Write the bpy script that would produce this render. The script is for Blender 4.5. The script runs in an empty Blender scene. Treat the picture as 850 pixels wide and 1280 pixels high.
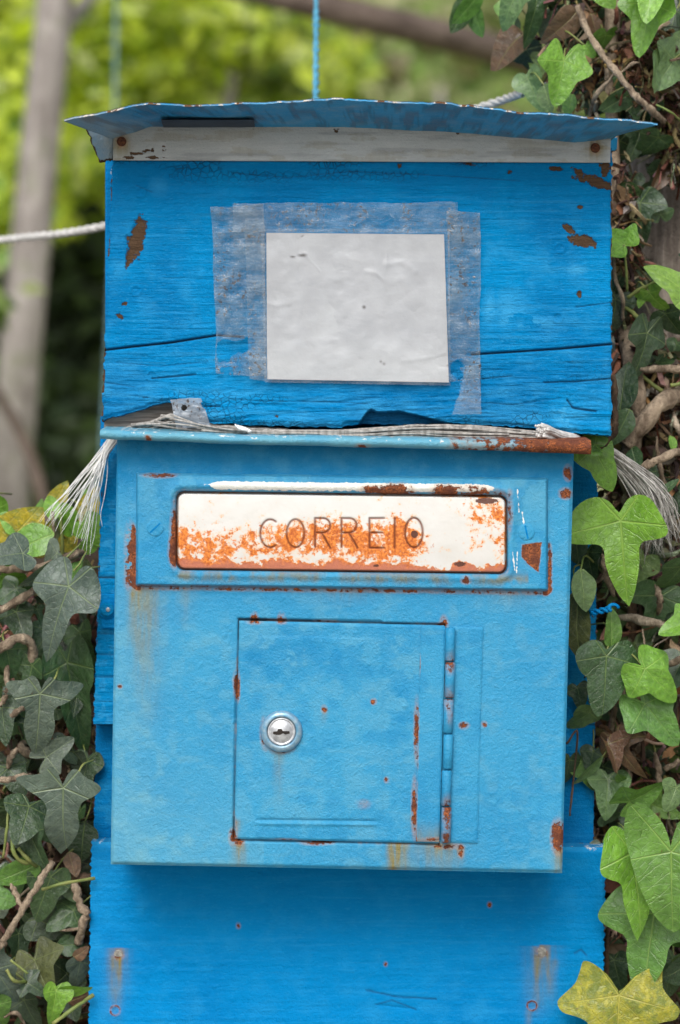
import bpy, math, random
import numpy as np
from mathutils import Vector, Matrix

# ------------------------------------------------------------------ camera, sky, sun, exposure
S = bpy.context.scene
COL = S.collection
CZ, CD = 1.25, 1.5                      # camera height, distance to the mailbox front (y = 0)
PXM = 0.0005                            # metres per photograph pixel on the plane y = 0
cam_d = bpy.data.cameras.new('camera'); cam = bpy.data.objects.new('camera', cam_d); COL.objects.link(cam)
cam.location = (0, -CD, CZ); cam.rotation_euler = (math.radians(90), 0, 0)
cam_d.sensor_fit = 'VERTICAL'; cam_d.sensor_height = 36; cam_d.lens = 36 * CD / (1280 * PXM)
cam_d.clip_start = 0.05; cam_d.clip_end = 600
cam_d.dof.use_dof = True; cam_d.dof.focus_distance = CD + 0.012; cam_d.dof.aperture_fstop = 5.6
S.camera = cam
W = bpy.data.worlds.new('World'); S.world = W; W.use_nodes = True
SUN_EL, SUN_AZ = 44, 192                # overcast: soft light from above and behind the camera
wn = W.node_tree.nodes; wl = W.node_tree.links; wn.clear()
sky = wn.new('ShaderNodeTexSky'); sky.sky_type = 'NISHITA'; sky.sun_disc = False
sky.sun_elevation = math.radians(SUN_EL); sky.sun_rotation = math.radians(SUN_AZ)
sky.dust_density = 4.0; sky.air_density = 1.0
hs = wn.new('ShaderNodeHueSaturation'); hs.inputs['Saturation'].default_value = 0.30
bg = wn.new('ShaderNodeBackground'); bg.inputs['Strength'].default_value = 0.15
wo = wn.new('ShaderNodeOutputWorld')
wl.new(sky.outputs[0], hs.inputs['Color']); wl.new(hs.outputs[0], bg.inputs[0]); wl.new(bg.outputs[0], wo.inputs[0])
sun_d = bpy.data.lights.new('sun', 'SUN'); sun_d.energy = 1.5; sun_d.angle = math.radians(34); sun_d.color = (1, .985, .955)
sun = bpy.data.objects.new('sun', sun_d); COL.objects.link(sun); sun.location = (-1, -3, 6)
_a = math.radians(SUN_AZ)
sdir = Vector((math.sin(_a) * math.cos(math.radians(SUN_EL)), math.cos(_a) * math.cos(math.radians(SUN_EL)), math.sin(math.radians(SUN_EL))))
sun.rotation_euler = sdir.to_track_quat('Z', 'Y').to_euler()
S.view_settings.view_transform = 'Standard'; S.view_settings.look = 'None'
S.view_settings.exposure = 0.34; S.view_settings.gamma = 1.0
S.view_settings.use_curve_mapping = False
S.render.engine = 'CYCLES'
S.cycles.use_denoising = True
S.cycles.max_bounces = 6; S.cycles.transparent_max_bounces = 10
random.seed(7); RNG = np.random.default_rng(7)

# ------------------------------------------------------------------ helpers
def sc(y): return PXM * (CD + y) / CD
def P(px, py, y=0.0):
    s = sc(y); return Vector(((px - 425) * s, y, CZ - (py - 640) * s))

def _hash(xi, yi, seed):
    h = (xi.astype(np.int64) * 374761393 + yi.astype(np.int64) * 668265263 + seed * 144665) & 0xffffffff
    h = ((h ^ (h >> 13)) * 1274126177) & 0xffffffff
    h = (h ^ (h >> 16)) & 0xffffffff
    return h / 4294967295.0
def vnoise(x, y, seed=0):
    x = np.asarray(x, float); y = np.asarray(y, float)
    xi = np.floor(x); yi = np.floor(y); fx = x - xi; fy = y - yi
    fx = fx * fx * (3 - 2 * fx); fy = fy * fy * (3 - 2 * fy)
    a = _hash(xi, yi, seed); b = _hash(xi + 1, yi, seed); c = _hash(xi, yi + 1, seed); d = _hash(xi + 1, yi + 1, seed)
    return (a * (1 - fx) + b * fx) * (1 - fy) + (c * (1 - fx) + d * fx) * fy
def fbm(x, y, seed=0, o=4):
    t = 0; a = .5; n = 0
    for i in range(o):
        t = t + a * vnoise(x * 2 ** i, y * 2 ** i, seed + i * 17); n += a; a *= .5
    return t / n
def sstep(a, b, x):
    t = np.clip((x - a) / (b - a), 0, 1); return t * t * (3 - 2 * t)
def interp(x, pts): return np.interp(x, [p[0] for p in pts], [p[1] for p in pts])
def segdist(X, Y, pts):
    d = np.full(X.shape, 1e9)
    for (ax, ay), (bx, by) in zip(pts[:-1], pts[1:]):
        vx, vy = bx - ax, by - ay; L = vx * vx + vy * vy + 1e-9
        t = np.clip(((X - ax) * vx + (Y - ay) * vy) / L, 0, 1)
        d = np.minimum(d, np.hypot(X - ax - t * vx, Y - ay - t * vy))
    return d
def blob(X, Y, cx, cy, rx, ry=None, rot=0, soft=1.0):
    """1 in the centre, 0.5 at the rim, 0 outside"""
    ry = ry or rx; c, s = math.cos(rot), math.sin(rot)
    u = ((X - cx) * c + (Y - cy) * s) / rx; v = (-(X - cx) * s + (Y - cy) * c) / ry
    r = np.hypot(u, v); return np.clip(1 - r * .5 * soft - (1 - soft) * .5, 0, 1) * (r < 2)
def rrect(X, Y, x0, y0, x1, y1, r):
    """signed distance, positive inside"""
    cx, cy = (x0 + x1) / 2, (y0 + y1) / 2
    qx = np.abs(X - cx) - (x1 - x0) / 2 + r; qy = np.abs(Y - cy) - (y1 - y0) / 2 + r
    return -(np.hypot(np.maximum(qx, 0), np.maximum(qy, 0)) + np.minimum(np.maximum(qx, qy), 0) - r)

def tagp(o, label=None, cat=None, group=None, kind=None):
    if label: o['label'] = label
    if cat: o['category'] = cat
    if group: o['group'] = group
    if kind: o['kind'] = kind
    return o
ROOT = {}
def thing(name, label, cat, loc, group=None):
    o = bpy.data.objects.new(name, None); COL.objects.link(o); o.location = loc; o.empty_display_size = .05
    ROOT[o] = Vector(loc); return tagp(o, label, cat, group)
def wloc(parent):
    return ROOT.get(parent, Vector((0, 0, 0))) if parent else Vector((0, 0, 0))
def mkmesh(name, V, F, mat, attrs=None, smooth=True, parent=None, uvsmooth=None, colattr=None):
    """V are world coordinates; the object keeps its thing's origin"""
    V = np.asarray(V, dtype=np.float64)
    base = wloc(parent)
    org = np.array(base) if parent else (V.min(0) + V.max(0)) / 2 * np.array([1, 1, 0]) + np.array([0, 0, V[:, 2].min()])
    me = bpy.data.meshes.new(name); me.from_pydata((V - org).tolist(), [], F); me.update()
    if smooth: me.polygons.foreach_set('use_smooth', [True] * len(me.polygons))
    for k, a in (attrs or {}).items():
        at = me.attributes.new(k, 'FLOAT', 'POINT'); at.data.foreach_set('value', np.asarray(a, np.float32).ravel())
    if colattr is not None:
        at = me.attributes.new('tint', 'FLOAT_COLOR', 'POINT'); at.data.foreach_set('color', np.asarray(colattr, np.float32).ravel())
    if mat: me.materials.append(mat)
    o = bpy.data.objects.new(name, me); COL.objects.link(o)
    if parent:
        o.parent = parent; ROOT[o] = base
    else:
        o.location = org; ROOT[o] = Vector(org)
    return o

def grid_panel(name, us, vs, corners, y0, hfun, mat, parent, thick, afun=None, warp=None, tilt=0.0):
    """front-facing sheet laid out in photograph pixels on the plane y0 with relief hfun (mm towards the viewer), closed behind"""
    U, Vv = np.meshgrid(us, vs)
    (ax, ay), (bx, by), (cx, cy), (dx, dy) = corners       # TL TR BR BL
    X = (1 - U) * (1 - Vv) * ax + U * (1 - Vv) * bx + U * Vv * cx + (1 - U) * Vv * dx
    Y = (1 - U) * (1 - Vv) * ay + U * (1 - Vv) * by + U * Vv * cy + (1 - U) * Vv * dy
    if warp: X, Y = warp(X, Y, U, Vv)
    H = hfun(X, Y, U, Vv) * 1e-3
    s = sc(y0); yy = y0 - H + tilt * (1 - Vv)
    pts = np.stack([(X - 425) * s, yy, CZ - (Y - 640) * s], -1)
    nv, nu = U.shape; V = pts.reshape(-1, 3)
    idx = np.arange(nv * nu).reshape(nv, nu)
    F = np.stack([idx[:-1, :-1], idx[1:, :-1], idx[1:, 1:], idx[:-1, 1:]], -1).reshape(-1, 4).tolist()
    loop = np.concatenate([idx[0, :-1], idx[:-1, -1], idx[-1, :0:-1], idx[:0:-1, 0]])
    f = V[loop]; b = f.copy(); b[:, 1] = y0 + thick + (tilt * (1 - Vv.ravel()[loop]))
    n0 = len(V); m = len(loop)
    V = np.concatenate([V, f, b, b])
    for i in range(m):
        j = (i + 1) % m; F.append([n0 + j, n0 + i, n0 + m + i, n0 + m + j])
    F.append([n0 + 2 * m + i for i in range(m)])
    A = {}
    if afun:
        for k, a in afun(X, Y, U, Vv).items():
            a = np.broadcast_to(a, U.shape).ravel(); A[k] = np.concatenate([a, a[loop], a[loop], a[loop]])
    return mkmesh(name, V, F, mat, A, True, parent)

class MB:
    def __init__(s): s.v = []; s.f = []; s.n = 0; s.c = []
    def add(s, v, f, c=None):
        s.v.append(np.asarray(v, float)); s.f += [[i + s.n for i in q] for q in f]; s.n += len(v)
        s.c.append(np.tile(np.array(list(c or (1, 1, 1)) + [1.0]), (len(v), 1)))
        return s
    def tube(s, pts, rad, n=7, c=None, cap=True, rough=0.0):
        pts = [Vector(p) for p in pts]; m = len(pts)
        if not hasattr(rad, '__len__'): rad = [rad] * m
        V = []; up = Vector((.13, .21, .97)); F = []
        for i, p in enumerate(pts):
            t = (pts[min(i + 1, m - 1)] - pts[max(i - 1, 0)]).normalized()
            a = t.cross(up)
            if a.length < .05: a = t.cross(Vector((1, 0, 0)))
            a.normalize(); b = t.cross(a); up = b.cross(t) if False else up
            for k in range(n):
                w = 2 * math.pi * k / n; r = rad[i] * (1 + rough * (random.random() - .5))
                V.append(p + (a * math.cos(w) + b * math.sin(w)) * r)
        for i in range(m - 1):
            for k in range(n):
                k2 = (k + 1) % n; F.append([i * n + k, i * n + k2, (i + 1) * n + k2, (i + 1) * n + k])
        if cap: F.append(list(range(n))[::-1]); F.append([(m - 1) * n + k for k in range(n)])
        return s.add([tuple(v) for v in V], F, c)
    def box(s, x0, y0, z0, x1, y1, z1, c=None, bev=0.0):
        v = [(x, y, z) for x in (x0, x1) for y in (y0, y1) for z in (z0, z1)]
        f = [[0, 1, 3, 2], [4, 6, 7, 5], [0, 4, 5, 1], [2, 3, 7, 6], [0, 2, 6, 4], [1, 5, 7, 3]]
        return s.add(v, f, c)
    def build(s, name, mat, parent=None, smooth=True, col=False, bevel=0.0, attrs=None):
        o = mkmesh(name, np.concatenate(s.v), s.f, mat, attrs, smooth, parent, colattr=np.concatenate(s.c) if col else None)
        if bevel:
            b = o.modifiers.new('bevel', 'BEVEL'); b.width = bevel; b.segments = 2; b.limit_method = 'ANGLE'
        return o
def spline(pts, n=8):
    """Catmull-Rom through points"""
    p = [np.array(q, float) for q in pts]; p = [2 * p[0] - p[1]] + p + [2 * p[-1] - p[-2]]; out = []
    for i in range(1, len(p) - 2):
        for k in range(n):
            t = k / n; a, b, c, d = p[i - 1], p[i], p[i + 1], p[i + 2]
            out.append(.5 * (2 * b + (c - a) * t + (2 * a - 5 * b + 4 * c - d) * t * t + (3 * b - a - 3 * c + d) * t ** 3))
    out.append(p[-2]); return out

# ------------------------------------------------------------------ material helpers
class NT:
    def __init__(s, name):
        s.m = bpy.data.materials.new(name); s.m.use_nodes = True; s.t = s.m.node_tree; s.t.nodes.clear()
        s.out = s.t.nodes.new('ShaderNodeOutputMaterial')
        s.tc = s.t.nodes.new('ShaderNodeTexCoord')
    def n(s, typ, **kw):
        x = s.t.nodes.new(typ)
        for k, v in kw.items(): setattr(x, k, v)
        return x
    def set(s, sock, v):
        if isinstance(v, bpy.types.NodeSocket): s.t.links.new(v, sock)
        elif v is not None:
            if sock.type == 'RGBA' and hasattr(v, '__len__') and len(v) == 3: v = (*v, 1)
            sock.default_value = v
    def attr(s, name, out='Fac'):
        a = s.n('ShaderNodeAttribute'); a.attribute_name = name; return a.outputs[out]
    def math(s, op, a, b=None, c=None, clamp=False):
        x = s.n('ShaderNodeMath', operation=op, use_clamp=clamp); s.set(x.inputs[0], a)
        if b is not None: s.set(x.inputs[1], b)
        if c is not None: s.set(x.inputs[2], c)
        return x.outputs[0]
    def mapr(s, v, a, b, c=0., d=1., smooth=True):
        x = s.n('ShaderNodeMapRange'); x.interpolation_type = 'SMOOTHSTEP' if smooth else 'LINEAR'
        for i, q in enumerate((v, a, b, c, d)): s.set(x.inputs[i], q)
        return x.outputs[0]
    def mix(s, f, a, b, blend='MIX'):
        x = s.n('ShaderNodeMix', data_type='RGBA', blend_type=blend); s.set(x.inputs[0], f); s.set(x.inputs[6], a); s.set(x.inputs[7], b)
        return x.outputs[2]
    def scalevec(s, sx, sy, sz, src=None):
        m = s.n('ShaderNodeMapping'); m.inputs['Scale'].default_value = (sx, sy, sz)
        s.t.links.new(src or s.tc.outputs['Object'], m.inputs[0]); return m.outputs[0]
    def noise(s, scale, detail=4, rough=.55, vec=None, dist=0.):
        x = s.n('ShaderNodeTexNoise'); x.inputs['Scale'].default_value = scale; x.inputs['Detail'].default_value = detail
        x.inputs['Roughness'].default_value = rough; x.inputs['Distortion'].default_value = dist
        s.t.links.new(vec or s.tc.outputs['Object'], x.inputs['Vector']); return x.outputs['Fac']
    def voro(s, scale, feature='F1', vec=None, out='Distance'):
        x = s.n('ShaderNodeTexVoronoi', feature=feature); x.inputs['Scale'].default_value = scale
        s.t.links.new(vec or s.tc.outputs['Object'], x.inputs['Vector']); return x.outputs[out]
    def bump(s, h, strength=.3, dist=.001, normal=None):
        x = s.n('ShaderNodeBump'); x.inputs['Strength'].default_value = strength; x.inputs['Distance'].default_value = dist
        s.set(x.inputs['Height'], h)
        if normal is not None: s.t.links.new(normal, x.inputs['Normal'])
        return x.outputs[0]
    def bsdf(s, col, rough=.5, normal=None, spec=.5, metal=0., **kw):
        b = s.n('ShaderNodeBsdfPrincipled'); s.set(b.inputs['Base Color'], col); s.set(b.inputs['Roughness'], rough)
        s.set(b.inputs['Specular IOR Level'], spec); s.set(b.inputs['Metallic'], metal)
        for k, v in kw.items(): s.set(b.inputs[k], v)
        if normal is not None: s.t.links.new(normal, b.inputs['Normal'])
        return b.outputs[0]
    def done(s, sh):
        s.t.links.new(sh, s.out.inputs['Surface']); return s.m

def srgb(r, g, b):
    f = lambda c: (c / 255 / 12.92) if c / 255 <= .04045 else ((c / 255 + .055) / 1.055) ** 2.4
    return (f(r), f(g), f(b))

def rust_col(T, scale=900):
    n = T.noise(scale, 4, .6); n2 = T.noise(160, 3)
    c = T.mix(T.mapr(n, .35, .65), (.075, .026, .015), (.36, .11, .040))
    return T.mix(T.mapr(n2, .42, .62), c, T.mix(T.mapr(n, .4, .6), (.15, .05, .028), (.11, .035, .02)))

def paint(name, base, deep, pale, rough=.42, grain=None, grainamt=.3, wood=(.11, .068, .042), pimple=.25, spec=.4, smooth=False):
    """weathered paint: mesh attributes say where it is faded, stained, chipped, rusted, grimy or shaded in colour"""
    T = NT(name)
    lo = T.noise(14, 3); mid = T.noise(70, 4); fine = T.noise(620, 3, .6)
    c = T.mix(T.math('MULTIPLY', T.mapr(lo, .38, .68), .38 if smooth else 1.0), base, deep)
    c = T.mix(T.math('MULTIPLY', T.mapr(mid, .45, .75), .16 if smooth else .3), c, pale)
    fl = T.noise(1, 4, .7, T.scalevec(260, 700, 1100) if grain else T.scalevec(900, 900, 900)); c = T.mix(T.mapr(fl, .54, .70, 0, .40), c, pale); c = T.mix(T.mapr(fl, .30, .44, .55, 0), c, deep)
    brush = T.noise(1, 4, .6, T.scalevec(20, 20, 330) if grain else T.scalevec(45, 45, 160), .6); c = T.mix(T.mapr(brush, .52, .70, 0, .25), c, pale)
    fa = T.math('MULTIPLY', T.attr('fade'), T.mapr(mid, .25, .7, .6, 1.15), clamp=True)
    c = T.mix(fa, c, pale)
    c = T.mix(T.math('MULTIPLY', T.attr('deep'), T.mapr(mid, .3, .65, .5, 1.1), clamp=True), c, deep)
    st = T.math('MULTIPLY', T.attr('stain'), T.mapr(T.noise(1, 4, .6, T.scalevec(260, 1, 40)), .25, .65, .35, 1.1), clamp=True)
    c = T.mix(st, c, (.20, .165, .055))
    rag = T.mapr(T.noise(230, 8, .72), .30, .70, 0, 1, False)
    def cut(a, amt=.62, w=.04):
        v = T.math('ADD', T.attr(a), T.math('MULTIPLY', T.math('SUBTRACT', rag, .5), amt)); return T.mapr(v, .5 - w, .5 + w)
    wh = cut('white'); ch = cut('chip'); ru = cut('rust', .72)
    c = T.mix(wh, c, T.mix(mid, (.72, .73, .70), (.60, .60, .55)))
    wg = T.noise(1, 4, .6, T.scalevec(60, 60, 900))
    c = T.mix(ch, c, T.mix(wg, tuple(x * .25 for x in wood), tuple(x * 1.35 for x in wood)))
    halo = T.mapr(T.attr('rust'), .04, .5, 0, .85)
    c = T.mix(T.math('MULTIPLY', T.math('MULTIPLY', halo, rag), T.math('SUBTRACT', 1, ru)), c, (.42, .19, .07))
    c = T.mix(ru, c, rust_col(T))
    speck = T.math('MULTIPLY', T.mapr(T.voro(95), .0, .035, 1, 0), T.mapr(T.noise(35, 2), .52, .62))
    c = T.mix(T.math('MULTIPLY', speck, .8), c, (.07, .045, .025))
    c = T.mix(T.attr('grime_shade'), c, (.018, .016, .014))
    r = T.math('ADD', T.mapr(mid, .3, .7, rough - .06, rough + .12), T.math('MULTIPLY', T.math('MAXIMUM', ru, ch), .4), clamp=True)
    h = T.math('ADD', T.math('MULTIPLY', fine, .75), T.math('MULTIPLY', T.noise(1400, 2, .6), .35))
    h = T.math('ADD', h, T.math('MULTIPLY', T.noise(200, 4, .6), .6))
    crq = T.mapr(T.voro(260, 'DISTANCE_TO_EDGE'), 0, .10, 1, 0); crq = T.math('MULTIPLY', crq, T.attr('crackle')); h = T.math('SUBTRACT', h, T.math('MULTIPLY', crq, 1.0))
    c = T.mix(T.math('MULTIPLY', crq, .45), c, (.02, .02, .02))
    if grain: h = T.math('ADD', h, T.math('MULTIPLY', T.noise(1, 5, .65, T.scalevec(*grain), .8), 1.3 * grainamt / .3))
    h = T.math('SUBTRACT', h, T.math('MULTIPLY', T.math('MAXIMUM', ru, ch), T.math('ADD', .5, T.math('MULTIPLY', rag, .8))))
    bp = T.bump(h, .8, .0012)
    return T.done(T.bsdf(c, r, bp, spec))

M = {}
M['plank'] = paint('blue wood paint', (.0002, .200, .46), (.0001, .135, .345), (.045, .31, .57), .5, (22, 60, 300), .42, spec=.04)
M['board'] = paint('blue board paint', (.0002, .205, .50), (.0001, .17, .44), (.02, .265, .55), .5, (11, 60, 260), .10, spec=.04)
M['backb'] = paint('blue back board paint', (.0002, .185, .47), (.0001, .145, .38), (.02, .25, .50), .55, (25, 60, 300), .25, spec=.05)
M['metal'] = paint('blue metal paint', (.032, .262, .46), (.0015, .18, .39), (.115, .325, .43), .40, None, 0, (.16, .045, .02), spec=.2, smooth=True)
M['roof'] = paint('blue roof paint', (.045, .29, .54), (.022, .22, .44), (.34, .37, .36), .55, (14, 40, 40), .3, spec=.12)
M['batten'] = paint('white batten paint', (.40, .43, .44), (.34, .37, .38), (.50, .51, .51), .5, (6, 60, 260), .16, spec=.2)
def enamel():
    T = NT('rusted white enamel')
    c = T.mix(T.noise(60, 3), (.62, .615, .60), (.53, .51, .47))
    rag = T.noise(560, 6, .7); rag2 = T.noise(120, 10, .74)
    tint = T.attr('rust')
    v = T.math('ADD', tint, T.math('MULTIPLY', T.math('SUBTRACT', rag2, .5), 3.1))
    ru = T.mapr(v, .45, .58); halo = T.mapr(v, .27, .5, 0, .55)
    sp = T.noise(330, 5, .7); v3 = T.math('ADD', T.math('MULTIPLY', tint, .8), T.math('MULTIPLY', T.math('SUBTRACT', sp, .5), 2.2)); ru = T.math('MAXIMUM', ru, T.mapr(v3, .46, .58, 0, .9))
    c = T.mix(halo, c, (.74, .43, .19))
    o = T.mix(T.mapr(rag, .38, .62), (.40, .085, .012), (.74, .235, .035))
    o = T.mix(T.attr('pink'), o, (.42, .14, .085))
    c = T.mix(ru, c, o)
    v2 = T.math('ADD', T.attr('chip'), T.math('MULTIPLY', T.math('SUBTRACT', rag, .5), .5)); ch = T.mapr(v2, .46, .54)
    c = T.mix(ch, c, (.09, .028, .014))
    c = T.mix(T.attr('grime_shade'), c, (.17, .038, .010))
    h = T.math('SUBTRACT', T.math('MULTIPLY', rag, T.math('ADD', .15, ru)), T.math('MULTIPLY', ru, .5))
    return T.done(T.bsdf(c, T.mapr(ru, 0, 1, .3, .75), T.bump(h, .5, .0012), .5))
M['enamel'] = enamel()
def simple(name, a, b, scale=60, rough=.7, stretch=None, bump=.3, dist=.001, spec=.35, metal=0.):
    T = NT(name); v = T.scalevec(*stretch) if stretch else None
    n = T.noise(scale, 5, .6, v); c = T.mix(T.mapr(n, .3, .7), a, b)
    return T.done(T.bsdf(c, rough, T.bump(n, bump, dist), spec, metal))
M['wood_bare'] = simple('grey bare wood', (.13, .115, .10), (.34, .31, .28), 1, .8, (30, 30, 500))
M['steel'] = simple('worn steel', (.34, .35, .37), (.58, .60, .62), 300, .46, None, .15, .0004, .5, .6)
M['dullnail'] = simple('dull nail head', (.16, .15, .13), (.34, .33, .30), 500, .6, None, .3, .0006, .4, .3)
M['steel_blue'] = simple('painted steel ring', (.10, .27, .42), (.28, .40, .48), 260, .32, None, .2, .0005, .5, .35)
M['black'] = simple('black slot', (.008, .007, .006), (.02, .014, .01), 100, .7)
M['rustnail'] = simple('rusty nail', (.035, .014, .010), (.14, .05, .02), 500, .85, None, .5, .001)
M['strand'] = simple('frayed rope fibre', (.17, .155, .14), (.42, .40, .37), 1, .75, (300, 300, 40))
M['strandw'] = simple('white rope fibre', (.62, .61, .58), (.86, .85, .83), 1, .6, (300, 300, 60))
M['strandg'] = simple('grey rope fibre', (.27, .25, .23), (.60, .58, .55), 1, .7, (300, 300, 40))
M['rope'] = simple('grey white rope', (.42, .41, .40), (.66, .65, .63), 200, .8)
M['string'] = simple('blue string', (.04, .21, .34), (.10, .33, .46), 200, .7)
M['string2'] = simple('faded blue string', (.10, .20, .22), (.17, .28, .30), 200, .7)
M['slate'] = simple('dark tape', (.018, .028, .045), (.04, .055, .075), 1, .6, (40, 40, 500))
M['soil'] = simple('dark earth', (.012, .009, .006), (.055, .038, .024), 40, .95, None, 1., .012)
M['ground'] = simple('pale bounce lane', (.24, .22, .18), (.40, .37, .31), 3, .95, None, .6, .01)  # unseen ground, pale tone made up to bounce light onto undersides

def bark(name, a, b, st=(60, 60, 4), sc_=1., mossy=None):
    T = NT(name); n = T.noise(sc_, 6, .62, T.scalevec(*st)); n2 = T.noise(25, 4)
    nf = T.noise(420, 6, .7); c = T.mix(T.mapr(n, .32, .68), a, b); c = T.mix(T.mapr(nf, .34, .50, .6, 0), c, tuple(x * .6 for x in a)); n = T.math('ADD', n, T.math('MULTIPLY', nf, .5)); c = T.mix(T.math('MULTIPLY', T.mapr(n2, .5, .75), .5), c, tuple(x * 1.5 for x in b))
    if mossy: c = T.mix(T.mapr(T.noise(18, 3), .55, .7), c, mossy)
    return T.done(T.bsdf(c, .85, T.bump(n, .8, .006), .25))
M['trunk'] = bark('weathered trunk wood', (.14, .11, .092), (.46, .385, .33), (110, 110, 7))
M['stem'] = bark('ivy stem bark', (.13, .092, .062), (.43, .335, .24), (160, 160, 60))
M['stemp'] = bark('pale dry stem', (.22, .17, .12), (.52, .43, .33), (160, 160, 60))
M['stemd'] = bark('dark root bark', (.04, .026, .018), (.14, .09, .055), (90, 90, 30))
M['fartrunk'] = bark('far tree bark', (.24, .21, .195), (.42, .38, .355), (25, 25, 6), 1., (.27, .26, .21))
M['farlimb'] = bark('far limb bark', (.09, .066, .054), (.19, .145, .12), (12, 40, 40))
M['stalk'] = simple('leaf stalk', (.12, .17, .04), (.24, .25, .08), 60, .5)

def leafmat(name, mode='obj', spots=None):
    T = NT(name)
    if mode == 'obj':
        oi = T.n('ShaderNodeObjectInfo'); base = oi.outputs['Color']; rnd = oi.outputs['Random']
    else:
        base = T.attr('tint', 'Color'); rnd = None
    fac = None; c = base
    if mode == 'obj':
        sep = T.n('ShaderNodeSeparateXYZ'); T.t.links.new(T.tc.outputs['Object'], sep.inputs[0])
        ax = T.math('ABSOLUTE', sep.outputs[0]); y = sep.outputs[1]
        r = T.math('SQRT', T.math('ADD', T.math('MULTIPLY', ax, ax), T.math('MULTIPLY', y, y)))
        wid = T.math('MAXIMUM', T.math('SUBTRACT', .019, T.math('MULTIPLY', r, .015)), .004)
        best = None
        for a in (0, 78, 142):
            ca, sa = math.cos(math.radians(a)), math.sin(math.radians(a))
            d = T.math('ABSOLUTE', T.math('SUBTRACT', T.math('MULTIPLY', ax, ca), T.math('MULTIPLY', y, sa)))
            al = T.math('ADD', T.math('MULTIPLY', ax, sa), T.math('MULTIPLY', y, ca))
            v = T.math('SUBTRACT', 1, T.math('DIVIDE', d, wid), clamp=True)
            v = T.math('MULTIPLY', v, T.math('GREATER_THAN', al, -.005))
            best = v if best is None else T.math('MAXIMUM', best, v)
        # side veins of the middle lobe and the fine net
        q = T.math('SUBTRACT', y, T.math('MULTIPLY', ax, .85)); q = T.math('ADD', q, T.math('MULTIPLY', T.noise(4, 2), .10))
        fr = T.math('ABSOLUTE', T.math('SUBTRACT', T.math('FRACT', T.math('DIVIDE', q, .19)), .5))
        side = T.math('MULTIPLY', T.mapr(fr, .0, .045, 1, 0), T.math('GREATER_THAN', q, .02))
        net = T.mapr(T.voro(9, 'DISTANCE_TO_EDGE'), .0, .05, 1, 0)
        fine = T.math('MAXIMUM', T.math('MULTIPLY', side, .34), T.math('MULTIPLY', net, .16))
        vein = T.math('MAXIMUM', best, fine)
        vc = T.mix(.55, T.mix(1., base, (2.3, 2.0, 2.0, 1), 'MULTIPLY'), (.30, .38, .12))
        n = T.noise(6, 4); n3 = T.noise(40, 3)
        c = T.mix(T.mapr(n, .3, .7), T.mix(1., base, (.72, .74, .75, 1), 'MULTIPLY'), T.mix(1., base, (1.22, 1.16, 1.1, 1), 'MULTIPLY'))
        if spots:
            sp = T.mapr(T.noise(4, 9, .78), .43, .58, 0, .85); c = T.mix(sp, c, spots[0])
            sp2 = T.mapr(T.noise(20, 6, .7), .62, .68); c = T.mix(sp2, c, spots[1])
            vc = (.55, .50, .10)
        c = T.mix(T.math('MULTIPLY', vein, .80), c, vc)
        dust = T.math('MULTIPLY', T.mapr(n3, .45, .75), .10); c = T.mix(dust, c, (.35, .36, .33))
        hgt = T.math('SUBTRACT', T.math('MULTIPLY', n, .3), T.math('MAXIMUM', best, T.math('MULTIPLY', fine, .8)))
        nrm = T.bump(hgt, .4, .022)
        rough = T.mapr(n, .3, .7, .30, .48)
    else:
        n = T.noise(60, 3); c = T.mix(T.mapr(n, .3, .7), T.mix(1., base, (.75, .75, .75, 1), 'MULTIPLY'), base); nrm = None; rough = .5
    if mode == 'obj': c = T.mix(T.mapr(T.noise(14, 5, .7), .66, .70), c, (.12, .07, .03))
    p = T.bsdf(c, rough, nrm, .5, **({'Coat Weight': .35, 'Coat Roughness': .22} if mode == 'obj' else {}))
    tr = T.n('ShaderNodeBsdfTranslucent'); T.set(tr.inputs[0], T.mix(1., c, (1.3, 1.35, .6, 1), 'MULTIPLY'))
    mx = T.n('ShaderNodeMixShader'); mx.inputs[0].default_value = .22 if mode == 'obj' else .45
    T.t.links.new(p, mx.inputs[1]); T.t.links.new(tr.outputs[0], mx.inputs[2])
    return T.done(mx.outputs[0])
M['leaf'] = leafmat('ivy leaf')
M['leafy'] = leafmat('yellowing ivy leaf', 'obj', ((.15, .20, .03), (.19, .10, .02)))
M['leafs'] = leafmat('leaf mass', 'attr')
M['dead'] = simple('withered leaf', (.10, .05, .028), (.26, .15, .085), 25, .8)
def twigmat():
    T = NT('twig litter'); c = T.attr('tint', 'Color'); n = T.noise(200, 4); c = T.mix(n, T.mix(1., c, (.6, .6, .6, 1), 'MULTIPLY'), c)
    return T.done(T.bsdf(c, .9, T.bump(n, .6, .002), .2))
M['litter'] = twigmat()

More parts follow.
